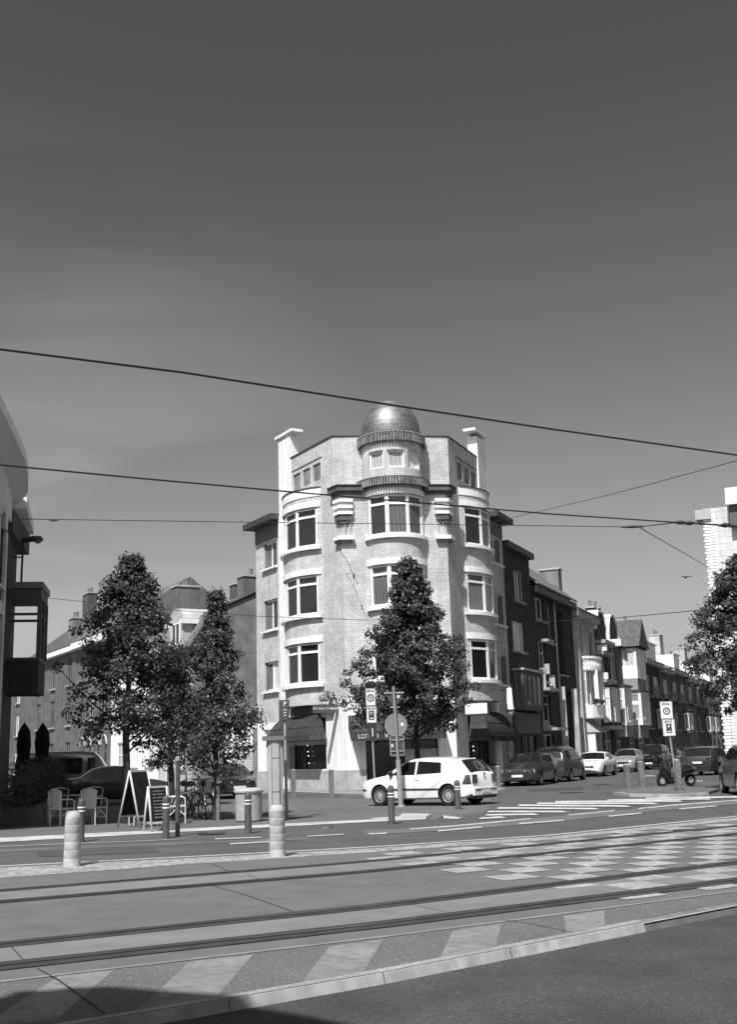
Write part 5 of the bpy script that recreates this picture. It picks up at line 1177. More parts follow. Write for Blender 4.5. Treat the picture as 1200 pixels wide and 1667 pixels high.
# ------------------------------------------------------------------ trees
def tree(label, base, hgt, R, crown0, seed, n=170, leaf=.13, trunk=.11, shape=None, lean=(0, 0), dens=62):
    r = random.Random(seed); t = thing('street_tree', label, 'tree', base, 0, 'young street trees on the pavements')
    prof = shape or [(0, .45), (.12, .85), (.3, 1), (.5, .86), (.7, .6), (.85, .36), (1, .08)]
    mb = MB(); H = hgt
    path = [Vector((lean[0]*z*z/H, lean[1]*z*z/H, z))+Vector((r.uniform(-.04, .04), r.uniform(-.04, .04), 0))*(z > 0) for z in [H*.97*k/9 for k in range(10)]]
    mb.tube(path, [trunk*(1-.9*k/9)**.9+.008 for k in range(10)], 8); limbs = []
    def pos(z): 
        f = max(0, min(.999, z/(H*.97)))*9; i = int(f); return path[i].lerp(path[i+1], f-i)
    cl = []
    for k in range(n):
        u = r.random()**.85; z = crown0+(H-crown0)*u; rr = R*interp(prof, u); a = r.uniform(0, 6.283); q = r.random()**.5*rr*r.uniform(.72, 1.28)*(1+.16*math.sin(3*a+seed)+.12*math.sin(5*u*6.28+2*a))
        c = pos(min(z, H*.96))+Vector((math.cos(a)*q, math.sin(a)*q, 0)); c.z = z-.10*q; cl.append((c, rr, q))
    for k in range(26):
        c, rr, q = cl[r.randrange(len(cl))]
        z0 = max(crown0*.8, c.z-q*.9); p = pos(z0); m_ = p.lerp(c, .5)+Vector((0, 0, -.1)); mb.tube([p, m_, c], [trunk*.33*(1-.6*z0/H), trunk*.2, .008], 5, cap=False)
    mb.build('trunk', BARK, t)
    mb = MB(); V = []; F = []
    for c, rr, q in cl:
        s = r.uniform(.16, .44)*(.65+.35*rr/R); out = Vector((c.x-pos(min(c.z, H*.96)).x, c.y-pos(min(c.z, H*.96)).y, 0)); out = out.normalized() if out.length > .05 else Vector((0, 0, 1))
        for _ in range(int(dens*(s/.33)**1.6)):
            d = Vector((r.gauss(0, 1), r.gauss(0, 1), r.gauss(0, .62))); d = d.normalized()*(r.random()**.4)
            p = c+d*s; l = leaf*r.uniform(.6, 1.25); nrm = (d*.6+out*.25+Vector((r.uniform(-.7, .7), r.uniform(-.7, .7), r.uniform(.0, 1.1)))).normalized()
            ax = nrm.cross(Vector((r.uniform(-1, 1), r.uniform(-1, 1), r.uniform(-1, .4)))).normalized(); bx = nrm.cross(ax); b = len(V)
            V += [p-ax*l*.5, p+bx*l*.34-nrm*l*.08, p+ax*l*.55-nrm*l*.14, p-bx*l*.34-nrm*l*.08]; F.append((b, b+1, b+2, b+3))
    me = bpy.data.meshes.new('crown'); me.from_pydata([tuple(v) for v in V], [], F); me.materials.append(LEAF); me.update()
    o = bpy.data.objects.new('crown', me); COL.objects.link(o); o.parent = t
    return t
tree('tall tree at left, half in the shadow of the dark building', (-6.62, 30.0, 0), 7.1, 1.62, 2.2, 3, n=270, leaf=.10, dens=120, shape=[(0, .8), (.15, 1), (.35, .95), (.55, .78), (.75, .5), (.9, .25), (1, .06)], lean=(.003, 0))
tree('second tree just right of the half shaded one, behind it', (-7.25, 40.0, 0), 5.15, 1.35, 1.5, 5, n=130, leaf=.11, dens=100)
tree('slender young tree beside the parked bicycles', (-4.26, 30.1, 0), 6.0, 1.13, 1.40, 11, n=210, leaf=.09, trunk=.08, shape=[(0, .55), (.12, .95), (.3, 1), (.5, .66), (.7, .36), (.85, .22), (1, .06)], lean=(.0, 0), dens=110)
tree('full crowned tree in front of the corner shop awning', (1.50, 41.8, 0), 8.80, 2.2, 2.6, 17, n=520, leaf=.115, dens=130, shape=[(0, .75), (.12, 1), (.3, 1), (.5, .76), (.7, .48), (.88, .28), (1, .05)], lean=(-.006, 0))
tree('street tree at the right edge beside the white building', (13.55, 40.0, 0), 8.3, 2.3, 2.8, 23, n=380, leaf=.11, dens=125)
# ------------------------------------------------------------------ street furniture
def lathe_thing(name, label, cat, loc, parts, group=None, rz=0):
    t = thing(name, label, cat, loc, rz, group)
    for nm, prof, m_ in parts:
        mb = MB(); mb.lathe(prof, (0, 0, 0), 24); mb.build(nm, m_, t)
    return t
def col_bollard(loc, label, h, r=.125):
    t = thing('concrete_bollard', label, 'bollard', loc, 0, 'thick ribbed pale bollards beside the tracks')
    mb = MB(); n = 6; prof = [(r*1.04, 0)]
    for k in range(n):
        z0, z1 = h*.9*k/n, h*.9*(k+1)/n; q = r*(1.03-.012*k); prof += [(q, z0+.005), (q, z1-.005), (q*.965, z1)]
    mb.lathe(prof, n=28); mb.build('post', mat('bollard concrete', .42, .85, .2, kind='noise', scale=7, amt=.22, bump=.2), t)
    mb = MB(); mb.lathe([(r*.93, h*.90), (r*.93, h*.915), (r*.80, h*.965), (r*.62, h), (0, h)], n=28); mb.build('cap', mat('bollard cap', .46, .85, .2), t)
col_bollard((G(117, 1411).x, G(117, 1411).y, .0), 'pale ribbed concrete bollard nearest the cafe table at left', .83)
col_bollard((G(452, 1395).x, G(452, 1395).y, .0), 'pale ribbed concrete bollard in front of the parking machine', .80)
BRN = mat('brown bollard paint', .075, .55, .4, kind='noise', scale=9, amt=.15)
def dome_bollard(px, py, label, h=.86, r=.075):
    p = G(px, py); t = thing('metal_bollard', label, 'bollard', p, 0, 'dark round topped bollards along the pavement edge')
    mb = MB(); mb.lathe([(r*1.08, 0), (r*1.08, .03), (r, .05), (r, h-.10)]+[(r*math.cos(R_(a)), h-.10+.1*math.sin(R_(a))) for a in range(15, 91, 15)], n=20); mb.build('post', BRN, t)
    mb = MB()
    for z in (h-.20, h-.27): mb.lathe([(r*1.0, z), (r*1.07, z+.006), (r*1.07, z+.024), (r, z+.03)], n=20)
    mb.build('white_ring', SWHT, t)
dome_bollard(131, 1370, 'dark bollard standing behind the left pale concrete one'); dome_bollard(270, 1364, 'dark bollard in front of the chalkboard signs')
dome_bollard(404, 1356, 'dark bollard in front of the round litter bin'); dome_bollard(638, 1341, 'dark bollard beside the front wheel of the white hatchback'); dome_bollard(746, 1317, 'dark bollard beside the rear wheel of the white hatchback', .80, .085)
WOOD = mat('grey wooden post', .17, .85, .2, kind='noise', scale=12, amt=.3)
for px, py, h_, lb in ((478, 1297, 1.12, 'grey square post under the left shop window'), (540, 1298, 1.10, 'grey square post in front of the white wall'), (812, 1287, 1.0, 'grey square post between the white hatchback and the first dark car'),
                   (1023, 1288, .98, 'left grey post on the small traffic island'), (1046, 1285, 1.05, 'middle grey post on the small traffic island'), (1106, 1291, 1.12, 'grey post at the foot of the right zone sign')):
    p = G(px, py); t = thing('wooden_post', lb, 'post', p, R_(12), 'square grey posts near the junction')
    mb = MB(); w = .085; mb.prism([(-w, -w), (w, -w), (w, w), (-w, w)], 0, h_-.04, top=False); mb.build('shaft', WOOD, t)
    mb = MB(); mb.prism([(-w, -w), (w, -w), (w, w), (-w, w)], h_-.04, h_-.035); 
    for i in range(4):
        q = [(-w, -w), (w, -w), (w, w), (-w, w)]; a, b = q[i], q[(i+1) % 4]; mb.face([(a[0], a[1], h_-.035), (b[0], b[1], h_-.035), (0, 0, h_)])
    mb.build('cap', STONE, t)
p = G(289, 1361); t = thing('round_post', 'tall thin dark post with pale top beside the chalkboards', 'post', p)
mb = MB(); mb.tube([(0, 0, 0), (0, 0, 1.62)], .05, 14); mb.build('shaft', BRN, t); mb = MB(); mb.lathe([(.06, 1.55), (.06, 1.63), (0, 1.65)], n=14); mb.build('cap', STEEL, t)
p = G(303, 1325); t = thing('mirror_post', 'thin post carrying a small round sign seen edge on', 'sign', p); mb = MB(); mb.tube([(0, 0, 0), (0, 0, 2.2)], .03, 10); mb.build('post', STEEL, t)
mb = MB(); mb.lathe([(0, -.01), (.26, -.01), (.26, .01), (0, .01)], (0.05, 0, 2.0), 20, axis=(.9, .4, 0)); mb.build('disc', SGRY, t)
# litter bin
p = G(405, 1337); t = thing('litter_bin', 'squat round pale litter bin behind a dark bollard', 'bin', p)
mb = MB(); mb.lathe([(.30, 0), (.34, .04), (.34, .74), (.31, .76)], n=28); mb.build('drum', mat('bin concrete', .33, .8, .2, kind='noise', scale=9, amt=.15), t)
mb = MB(); mb.lathe([(.37, .72), (.38, .76), (.36, .80), (.24, .83), (.22, .74)], n=28); mb.build('rim', mat('bin rim', .42, .7, .3), t)
# parking machine
p = G(449, 1336); t = thing('parking_machine', 'tall grey slim kiosk with overhanging flat roof beside the parking sign', 'kiosk', p, R_(8)); KG = mat('kiosk grey', .38, .5, .4, kind='noise', scale=3, amt=.08)
mb = MB()
pr = [(.165, 0), (.18, .5), (.195, 1.2), (.19, 1.6), (.17, 1.98)]
for (w0, z0), (w1, z1) in zip(pr, pr[1:]):
    q0, q1 = [(-w0, -.16), (-w0*.45, -.22), (w0*.45, -.22), (w0, -.16), (w0, .18), (-w0, .18)], [(-w1, -.16), (-w1*.45, -.22), (w1*.45, -.22), (w1, -.16), (w1, .18), (-w1, .18)]
    for i in range(6): a, b, c_, d = q0[i], q0[(i+1) % 6], q1[(i+1) % 6], q1[i]; mb.face([(a[0], a[1], z0), (b[0], b[1], z0), (c_[0], c_[1], z1), (d[0], d[1], z1)])
mb.build('cabinet', KG, t)
mb = MB(); mb.prism([(-.33, -.24), (.26, -.30), (.36, -.1), (.34, .24), (-.28, .28)], 1.99, 2.10); mb.build('roof', mat('kiosk roof', .15, .5, .4), t)
mb = MB()
for z in (.72, 1.55): mb.box((0, -.222, z), .21, .006, .012)
mb.box((-.1, -.222, 1.1), .008, .006, 1.7); mb.box((.1, -.222, 1.1), .008, .006, 1.7); mb.build('panel_joint', BLK, t)
# parking pole with two faced sign
p = G(467, 1333); t = thing('parking_sign', 'pole with small dark parking sign beside the kiosk', 'sign', p)
mb = MB(); mb.tube([(0, 0, 0), (-.02, 0, 2.9)], .04, 12); mb.build('pole', STEEL, t); mb = MB(); mb.box((-.03, -.06, 2.78), .25, .08, .52, (1, -.3)); mb.build('panel', mat('parking panel', .07, .5, .4), t)
text_mesh('P', .17, frame3((.0, -.112, 2.93), (1, -.3), (-.3, -1)), SWHT, t); mb = MB()
for k in range(3): mb.box((.0, -.112, 2.78-.07*k), .09-.015*k, .01, .018, (1, -.3))
mb.build('mark', SWHT, t)
# zone signs
def zone_sign(p, label, zt, extra=False, lean=0.0, w=.44, face=(0.05, -1)):
    t = thing('zone_sign', label, 'sign', p, 0, 'tall zone 30 and parking zone signs'); top = zt
    f = Vector(face).normalized(); x = Vector((-f.y, f.x))
    mb = MB(); mb.tube([(0, 0, 0), (lean, 0, zt)], .04, 12); mb.build('pole', STEEL, t)
    def board(z0, z1, nm, m_, w=w, off=.0): mb = MB(); L0 = lean*((z0+z1)/2/zt); mb.box((L0+f.x*(.05+off), f.y*(.05+off), (z0+z1)/2), w, .02+off, z1-z0, (x.x, x.y)); return mb.build(nm, m_, t)
    def M(z, o=.07): L0 = lean*z/zt; return frame3((L0+f.x*o, f.y*o, z), x, f)
    board(zt-.76, zt, 'speed_panel', SWHT); board(zt-1.52, zt-.78, 'parking_panel', SWHT)
    edge = mat('sign edge', .35, .5, .4); rim = []
    for (a, b) in ((zt-.76, zt), (zt-1.52, zt-.78)):
        mb = MB(); zc = (a+b)/2; L0 = lean*zc/zt
        for dx, dz, sx_, sz_ in ((0, (b-a)/2-.015, w, .03), (0, -(b-a)/2+.015, w, .03), (w/2-.015, 0, .03, b-a-.06), (-w/2+.015, 0, .03, b-a-.06)): mb.box((L0+x.x*dx+f.x*.064, x.y*dx+f.y*.064, zc+dz), sx_, .008, sz_, (x.x, x.y))
        mb.build('border', edge, t)
    mb = MB(); zc = zt-.42; L0 = lean*zc/zt; mb.lathe([(.165, 0), (.165, .012), (.115, .012), (.115, 0)], (L0+f.x*.062, f.y*.062, zc), 28, axis=(f.x, f.y, 0)); mb.build('speed_ring', mat('ring red', .10, .5, .4), t)
    text_mesh('30', .17, M(zc), SBLU, t); text_mesh('ZONE', .12, M(zt-.12), SBLU, t); text_mesh('ZONE', .12, M(zt-.89), SBLU, t)
    mb = MB(); zc = zt-1.18; L0 = lean*zc/zt; mb.box((L0+f.x*.065, f.y*.065, zc), .24, .012, .40, (x.x, x.y)); mb.build('parking_field', SBLU, t)
    text_mesh('P', .22, M(zc+.06, .08), SWHT, t); mb = MB(); mb.box((L0+f.x*.075, f.y*.075, zc-.14), .13, .01, .05, (x.x, x.y)); mb.build('disc_mark', SWHT, t)
    if extra:
        board(zt-2.3, zt-1.56, 'dark_panel', SBLU, w*.9); mb = MB(); mb.box((lean*.5+f.x*.075, f.y*.075, zt-1.93), .04, .012, .36, (x.x, x.y)); mb.build('panel_mark', SWHT, t)
    return t
p = G(597, 1291); zp = Vector((-.28, 46.5, .1)); zs = zone_sign(Vector((-.06, 38.0, .0)), 'zone 30 sign with three stacked panels left of the round sign back', 4.97, True, -.1); zs.scale = (.76, .76, .76)
zs = zone_sign(G(1104, 1291), 'zone 30 sign on the traffic island at right', 4.0, False, -.22, .54, (-.1, -1)); zs.scale = (.76, .76, .76)
# sign pole seen from behind
p = G(653, 1313); t = thing('road_sign_pole', 'leaning grey pole with sign backs in front of the white hatchback', 'sign', p, 0)
top = Vector((-.10, 0, 3.55)); LN = lambda z: Vector((-.10*z/3.55, 0, z))
mb = MB(); mb.tube([LN(0), LN(1.4)], .075, 14); mb.build('sleeve', STEEL, t); mb = MB(); mb.tube([LN(1.4), LN(3.62)], .045, 12); mb.tube([LN(0), LN(.06)], [.14, .12], 14); mb.build('pole', mat('pole grey', .24, .5, .4), t)
mb = MB(); mb.lathe([(0, -.01), (.33, -.01), (.34, 0), (.33, .01), (0, .01)], LN(2.45)+Vector((0, .065, 0)), 36, axis=(0, 1, 0)); mb.build('round_sign_back', SGRY, t)
mb = MB(); mb.lathe([(.325, -.02), (.345, -.02), (.345, .02), (.325, .02)], LN(2.45)+Vector((0, .065, 0)), 36, axis=(0, 1, 0)); mb.build('rim', STEEL, t)
mb = MB(); c = LN(3.2); v = [(-.30, .24), (.30, .24), (0, -.30)]
for y in (.06, .08): mb.face([(c.x+a, y, c.z+b) for a, b in v])
mb.build('triangle_sign_back', mat('dark sign back', .07, .6, .3), t)
mb = MB(); mb.box(LN(3.42)+Vector((0, .045, 0)), .62, .03, .05); mb.box(LN(2.98)+Vector((0, .045, 0)), .3, .03, .04); mb.build('clamp', STEEL, t)
mb = MB(); mb.box(LN(1.82)+Vector((0, .06, 0)), .42, .02, .60); mb.build('square_sign_back', mat('dark sign back', .07, .6, .3), t)
mb = MB(); c = LN(1.82)
for dx, dz, sx_, sz_ in ((0, .30, .44, .02), (0, -.30, .44, .02), (-.21, 0, .03, .62), (.21, 0, .02, .62)): mb.box((c.x+dx, .058, c.z+dz), sx_, .035, sz_)
mb.box((c.x, .035, c.z+.17), .42, .03, .03); mb.box((c.x, .035, c.z-.17), .42, .03, .03); mb.build('rim', STEEL, t)
mb = MB(); mb.box((c.x-.15, .04, c.z), .06, .01, .09); mb.box(LN(2.45)+Vector((.19, .045, .0)), .09, .01, .10); mb.box(LN(3.3)+Vector((.13, .045, 0)), .07, .01, .09); mb.build('sticker', SWHT, t)
# traffic island
mb = MB(); isl = [G(*q) for q in ((1004, 1293.5), (1030, 1296.5), (1100, 1297.5), (1150, 1294), (1172, 1288), (1110, 1283), (1040, 1284.5), (1012, 1288))]; mb.prism([(q.x, q.y) for q in isl], -.01, .09); struct('traffic_island', mb, PLAZ)
mb = MB(); P = [(q.x, q.y) for q in isl[:4]]; band(mb, P, 0, .10, -.01, .10, 1); struct('island_kerb', mb, STONE)
# litter lump and drain covers
p = G(708, 1333); mb = MB(); mb.lathe([(0, 0), (.22, 0), (.20, .07), (.10, .13), (0, .13)], n=14); o = mb.build('cobble_heap', DKST); o.location = p; tag(o, 'small dark lump lying on the white arrow marking', 'lump')
p = G(531, 1348); mb = MB(); mb.lathe([(0, 0), (.16, 0), (.14, .05), (0, .09)], n=9); o = mb.build('litter', DKST); o.location = p; tag(o, 'small dark litter lying on the cycle lane left of centre', 'litter')
# cafe terrace: rattan chairs, table
def rattan_chair(loc, rz, label, shade=RATT):
    t = thing('rattan_armchair', label, 'chair', loc, rz, 'rattan cafe armchairs on the terrace'); F_ = mat('chair frame', .62, .6, .3)
    mb = MB(); n = 8
    for s in range(n):
        a0, a1 = -1+2*s/n, -1+2*(s+1)/n
        def q(a, z): w = .20+.045*(z-.45)/.45; return (a*w, .21+.06*(z-.42)-.035*(a*a), z)
        tp = lambda a: .90-.05*a*a
        mb.face([q(a0, .44), q(a1, .44), q(a1, tp(a1)), q(a0, tp(a0))])
    mb.build('backrest', shade, t)
    mb = MB(); mb.tube([(-.20, .20, 0), (-.205, .21, .44), (-.25, .235, .87), (-.15, .25, .905), (0, .255, .92), (.15, .25, .905), (.25, .235, .87), (.205, .21, .44), (.20, .20, 0)], .017, 8); mb.build('back_frame', F_, t)
    mb = MB(); mb.prism([(-.23, -.22), (.23, -.22), (.21, .2), (-.21, .2)], .41, .45); mb.build('seat', shade, t)
    for s in (-1, 1):
        mb = MB(); mb.tube([(s*.235, -.21, 0), (s*.245, -.21, .43), (s*.26, -.20, .62), (s*.26, -.12, .66), (s*.25, .22, .67)], .018, 8); mb.build('leg', F_, t)
        mb = MB(); mb.tube([(s*.235, -.2, .2), (s*.21, 0, .38), (s*.20, .19, .2)], .012, 6); mb.build('brace', F_, t)
    mb = MB(); mb.tube([(-.235, -.2, .2), (0, -.2, .36), (.235, -.2, .2)], .012, 6); mb.tube([(-.235, -.2, .19), (.235, -.2, .19)], .012, 6); mb.build('stretcher', F_, t); return t
rattan_chair((-8.28, 29.9, 0), R_(180-35), 'pale rattan armchair at the left edge of the cafe table, back to the hedge')
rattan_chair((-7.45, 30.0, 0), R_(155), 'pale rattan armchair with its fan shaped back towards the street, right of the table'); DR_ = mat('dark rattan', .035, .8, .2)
rattan_chair((-8.85, 31.6, 0), R_(10), 'dark armchair in shade behind the left pale chair', DR_); rattan_chair((-8.0, 31.8, 0), R_(-10), 'dark armchair in shade behind the cafe table', DR_)
rattan_chair((-6.05, 29.0, 0), R_(120), 'pale rattan armchair half hidden behind the left chalkboard'); rattan_chair((-5.15, 29.3, 0), R_(100), 'pale rattan armchair between the chalkboard and the tall post')
t = thing('cafe_table', 'round cafe table between the pale armchairs', 'table', (-8.1, 30.6, 0)); mb = MB(); mb.lathe([(0, .73), (.36, .73), (.37, .745), (.36, .76), (0, .76)], n=28); mb.build('tabletop', STEEL, t)
mb = MB(); mb.tube([(0, 0, .03), (0, 0, .73)], .035, 10); mb.build('column', STEEL, t); mb = MB(); mb.lathe([(.26, 0), (.25, .03), (.05, .06), (0, .06)], n=20); mb.build('base', RUST, t)
# chalkboards
FRM = mat('chalkboard frame', .58, .6, .3); CHK = mat('chalkboard', .014, .7, .2, kind='noise', scale=5, amt=.6)
def a_board(loc, rz, label, w, h, spread, writing=False):
    t = thing('chalkboard_sign', label, 'signboard', loc, rz, 'folding chalkboard signs on the pavement')
    for s in (-1, 1):
        b, tp = Vector((0, s*spread, 0)), Vector((0, 0, h)); d = (tp-b); L_ = d.length; d.normalize(); mb = MB()
        for x in (-w/2, w/2): mb.tube([Vector((x, b.y, 0)), Vector((x, 0, h))], .026, 6)
        for k in (.20, .985): c_ = b+d*(L_*k); mb.box(c_, w, .035, .045)
        fr = mb.build('board_frame', FRM, t); mb = MB(); P0, P1 = b+d*(L_*.21), b+d*(L_*.97)
        n = Vector((0, s*.012, 0)); mb.face([tuple(q+n) for q in (P0+Vector((-w/2+.02, 0, 0)), P0+Vector((w/2-.02, 0, 0)), P1+Vector((w/2-.02, 0, 0)), P1+Vector((-w/2+.02, 0, 0)))]); mb.build('board', CHK, fr)
        if writing and s < 0:
            mb = MB(); r = random.Random(4)
            for i in range(9):
                q = P1+(P0-P1)*(.1+.095*i); x = -w/2+.08
                while x < w/2-.1:
                    l = r.uniform(.03, .07); mb.box((x+l/2, q.y-.03, q.z), l*.7, .004, r.uniform(.02, .045)); x += l
            mb.build('chalk_writing', mat('chalk', .25, .9, .1), fr)
    return t
a_board(tuple(G(216, 1343).lerp(G(232, 1350), .5)), R_(60), 'tall folding chalkboard sign with wide open legs at left', .62, 1.36, .36)
a_board(tuple(G(255, 1353)), R_(48), 'lower chalkboard sign with chalk writing, right of the taller one', .50, 1.0, .16, True)
# bicycles
def bicycle(loc, rz, label, tilt=0):
    t = thing('bicycle', label, 'bicycle', loc, rz, 'bicycles parked beside the slender tree'); t.rotation_euler = (R_(tilt), 0, rz); FR = mat('bike frame', .05, .3, .5, coat=.5); r = .33
    for x, nm in ((-.52, 'rear'), (.52, 'front')):
        mb = MB(); mb.tube([(x+r*math.cos(a*.2618), 0, r+r*math.sin(a*.2618)) for a in range(25)], .017, 6, cap=False); w = mb.build('wheel', TYRE, t)
        mb = MB(); mb.tube([(x+(r-.03)*math.cos(a*.2618), 0, r+(r-.03)*math.sin(a*.2618)) for a in range(25)], .009, 5, cap=False)
        for k in range(12): a = k*math.pi/6; mb.tube([(x, 0, r), (x+r*.93*math.cos(a), 0, r+r*.93*math.sin(a))], .0025, 3, cap=False)
        mb.tube([(x, -.04, r), (x, .04, r)], .02, 8); mb.build('rim', CHRO, w)
        mb = MB(); mb.tube([(x+(r+.035)*math.cos(R_(a)), 0, r+(r+.035)*math.sin(R_(a))) for a in range(20, 175, 15)], .02, 5); mb.build('mudguard', STEEL, t)
    mb = MB(); sd, bb_, hd, fx, rx = (-.18, 0, .82), (-.06, 0, .28), (.36, 0, .80), (.52, 0, r), (-.52, 0, r)
    for a, b in ((sd, bb_), (bb_, (.38, 0, .66)), ((-.16, 0, .72), hd), (rx, bb_), (rx, (-.16, 0, .72)), (hd, (.40, 0, .62))): mb.tube([a, b], .018, 7)
    for s in (-.045, .045): mb.tube([(.40, s*.6, .62), (.47, s, .45), (.52, s, r)], .012, 6)
    mb.build('frame', FR, t); mb = MB(); mb.tube([(.36, 0, .78), (.33, 0, 1.02)], .014, 6); mb.tube([(.20, -.28, 1.02), (.33, -.2, 1.06), (.36, 0, 1.04), (.33, .2, 1.06), (.20, .28, 1.02)], .013, 6); mb.build('handlebar', CHRO, t)
    mb = MB(); mb.tube([(-.18, 0, .82), (-.20, 0, .93)], .014, 6); mb.tube([(-.33, 0, .95), (-.22, 0, .96), (-.05, 0, .95)], [.085, .075, .03], 8); mb.build('saddle', PLAST, t)
    mb = MB(); mb.lathe([(.10, -.01), (.10, .01), (0, .01)], (-.06, -.03, .28), 16, axis=(0, 1, 0)); mb.tube([(-.06, -.08, .28), (-.0, -.1, .13)], .012, 6); mb.tube([(-.06, .08, .28), (-.12, .1, .43)], .012, 6); mb.build('crank', CHRO, t)
    mb = MB(); mb.box((-.45, 0, .72), .34, .13, .02); mb.build('luggage_rack', STEEL, t); mb = MB(); mb.lathe([(0, -.05), (.04, -.03), (.045, .03), (0, .03)], (.44, 0, .88), 10, axis=(1, 0, 0)); mb.build('bike_lamp', CHRO, t); return t
bicycle((-4.95, 30.6, 0), R_(62), 'bicycle leaning left of the slender tree trunk, handlebar towards the kiosk', 6); bicycle((-4.65, 30.9, 0), R_(100), 'bicycle parked nearest the slender tree trunk', -5); bicycle((-5.25, 31.4, 0), R_(70), 'rear bicycle of the group, partly hidden by the other two', 3)
p = (-4.2, 30.05, 0); t = thing('tree_stake', 'pale wooden stake guarding the slender tree trunk', 'stake', p); mb = MB(); mb.tube([(0, 0, 0), (0, 0, 1.15)], .055, 10); mb.build('stake', mat('stake wood', .2, .8, .2, kind='noise', scale=12, amt=.3), t); mb = MB(); mb.lathe([(.06, .9), (.075, .9), (.075, .95), (.06, .95)], n=12); mb.build('strap', BLK, t)
# scooter
sx_, sy_ = C2(1098, 44.5)[0], 44.5; t = thing('motor_scooter', 'black motor scooter parked behind the zone sign at right', 'scooter', (sx_, sy_, 0), R_(196))
for x in (-.62, .62):
    mb = MB(); mb.lathe([(.12, -.05), (.22, -.055), (.25, 0), (.22, .055), (.12, .05)], (x, 0, .25), 24, axis=(0, 1, 0)); w = mb.build('wheel', TYRE, t); mb = MB(); mb.lathe([(.14, .03), (.13, .045), (0, .04)], (x, 0, .25), 18, axis=(0, 1, 0)); mb.lathe([(.14, -.03), (.13, -.045), (0, -.04)], (x, 0, .25), 18, axis=(0, 1, 0)); mb.build('rim', RIM, w)
mb = MB(); mb.tube([(-.85, 0, .62), (-.6, 0, .66), (-.25, 0, .60), (-.05, 0, .40), (.0, 0, .28)], [.10, .24, .25, .19, .13], 12); mb.tube([(.0, 0, .25), (.35, 0, .24), (.42, 0, .3)], [.12, .14, .12], 10); mb.build('body', PB, t)
mb = MB(); mb.tube([(.38, 0, .30), (.46, 0, .65), (.40, 0, .95)], [.17, .25, .17], 12); mb.build('leg_shield', PB, t); mb = MB(); mb.tube([(.40, 0, .85), (.62, 0, .27)], .03, 8); mb.tube([(.46, 0, .45), (.66, 0, .52), (.82, 0, .40)], [.09, .09, .03], 8); mb.build('fork', PB, t)
mb = MB(); mb.tube([(.30, -.33, 1.06), (.38, -.1, 1.02), (.38, .1, 1.02), (.30, .33, 1.06)], .02, 8); mb.tube([(.40, 0, .92), (.38, 0, 1.06)], .08, 8); mb.build('handlebar', PLAST, t)
mb = MB(); mb.tube([(-.8, 0, .80), (-.5, 0, .80), (-.1, 0, .76), (.0, 0, .72)], [.08, .15, .14, .06], 10); mb.build('seat', PLAST, t); mb = MB(); mb.lathe([(0, 0), (.07, .0), (.05, .05), (0, .05)], (.49, 0, .80), 14, axis=(1, 0, .1)); mb.build('headlight', LAMPG, t)
mb = MB()
for s in (-1, 1): mb.tube([(.35, s*.25, 1.05), (.33, s*.33, 1.22)], .006, 5); mb.lathe([(0, 0), (.05, 0), (.05, .015), (0, .015)], (.33, s*.34, 1.25), 12, axis=(-1, 0, 0))
mb.build('mirror', CHRO, t); mb = MB(); mb.face([(.45, -.16, 1.0), (.45, .16, 1.0), (.30, .12, 1.42), (.30, -.12, 1.42)]); mb.build('windshield', mat('tinted screen', .06, .1, .6), t)
# closed parasols and hedges in the shade
PAR = mat('parasol canvas', .018, .85, .1, kind='noise', scale=4, amt=.3)
for i, (px, Y, h_, lb) in enumerate(((68, 36.0, 2.9, 'tall closed dark parasol in the shade beside the hedge, right one'), (38, 38.0, 3.0, 'tall closed dark parasol close to the shaded facade, left one'))):
    t = thing('closed_parasol', lb, 'parasol', C2(px, Y), 0, 'closed dark parasols on the cafe terrace'); mb = MB(); mb.tube([(0, 0, 0), (0, 0, h_)], .03, 8); mb.build('pole', RUST, t)
    mb = MB(); n = 16
    for (r0, z0), (r1, z1) in zip([(.12, .8), (.24, 1.1), (.27, 1.6), (.20, 1.9), (.24, 2.25), (.20, h_-.3)], [(.24, 1.1), (.27, 1.6), (.20, 1.9), (.24, 2.25), (.20, h_-.3), (.05, h_-.05)]):
        for k in range(n):
            f = lambda r, k_: r*(1 if k_ % 2 else .72)
            P = [(f(r, kk)*math.cos(kk*2*math.pi/n), f(r, kk)*math.sin(kk*2*math.pi/n), z) for r, kk, z in ((r0, k, z0), (r0, (k+1) % n, z0), (r1, (k+1) % n, z1), (r1, k, z1))]; mb.face(P)
    mb.build('canopy', PAR, t); mb = MB(); mb.lathe([(.30, 0), (.28, .08), (.05, .12), (0, .12)], n=18); mb.build('base', COPE, t)
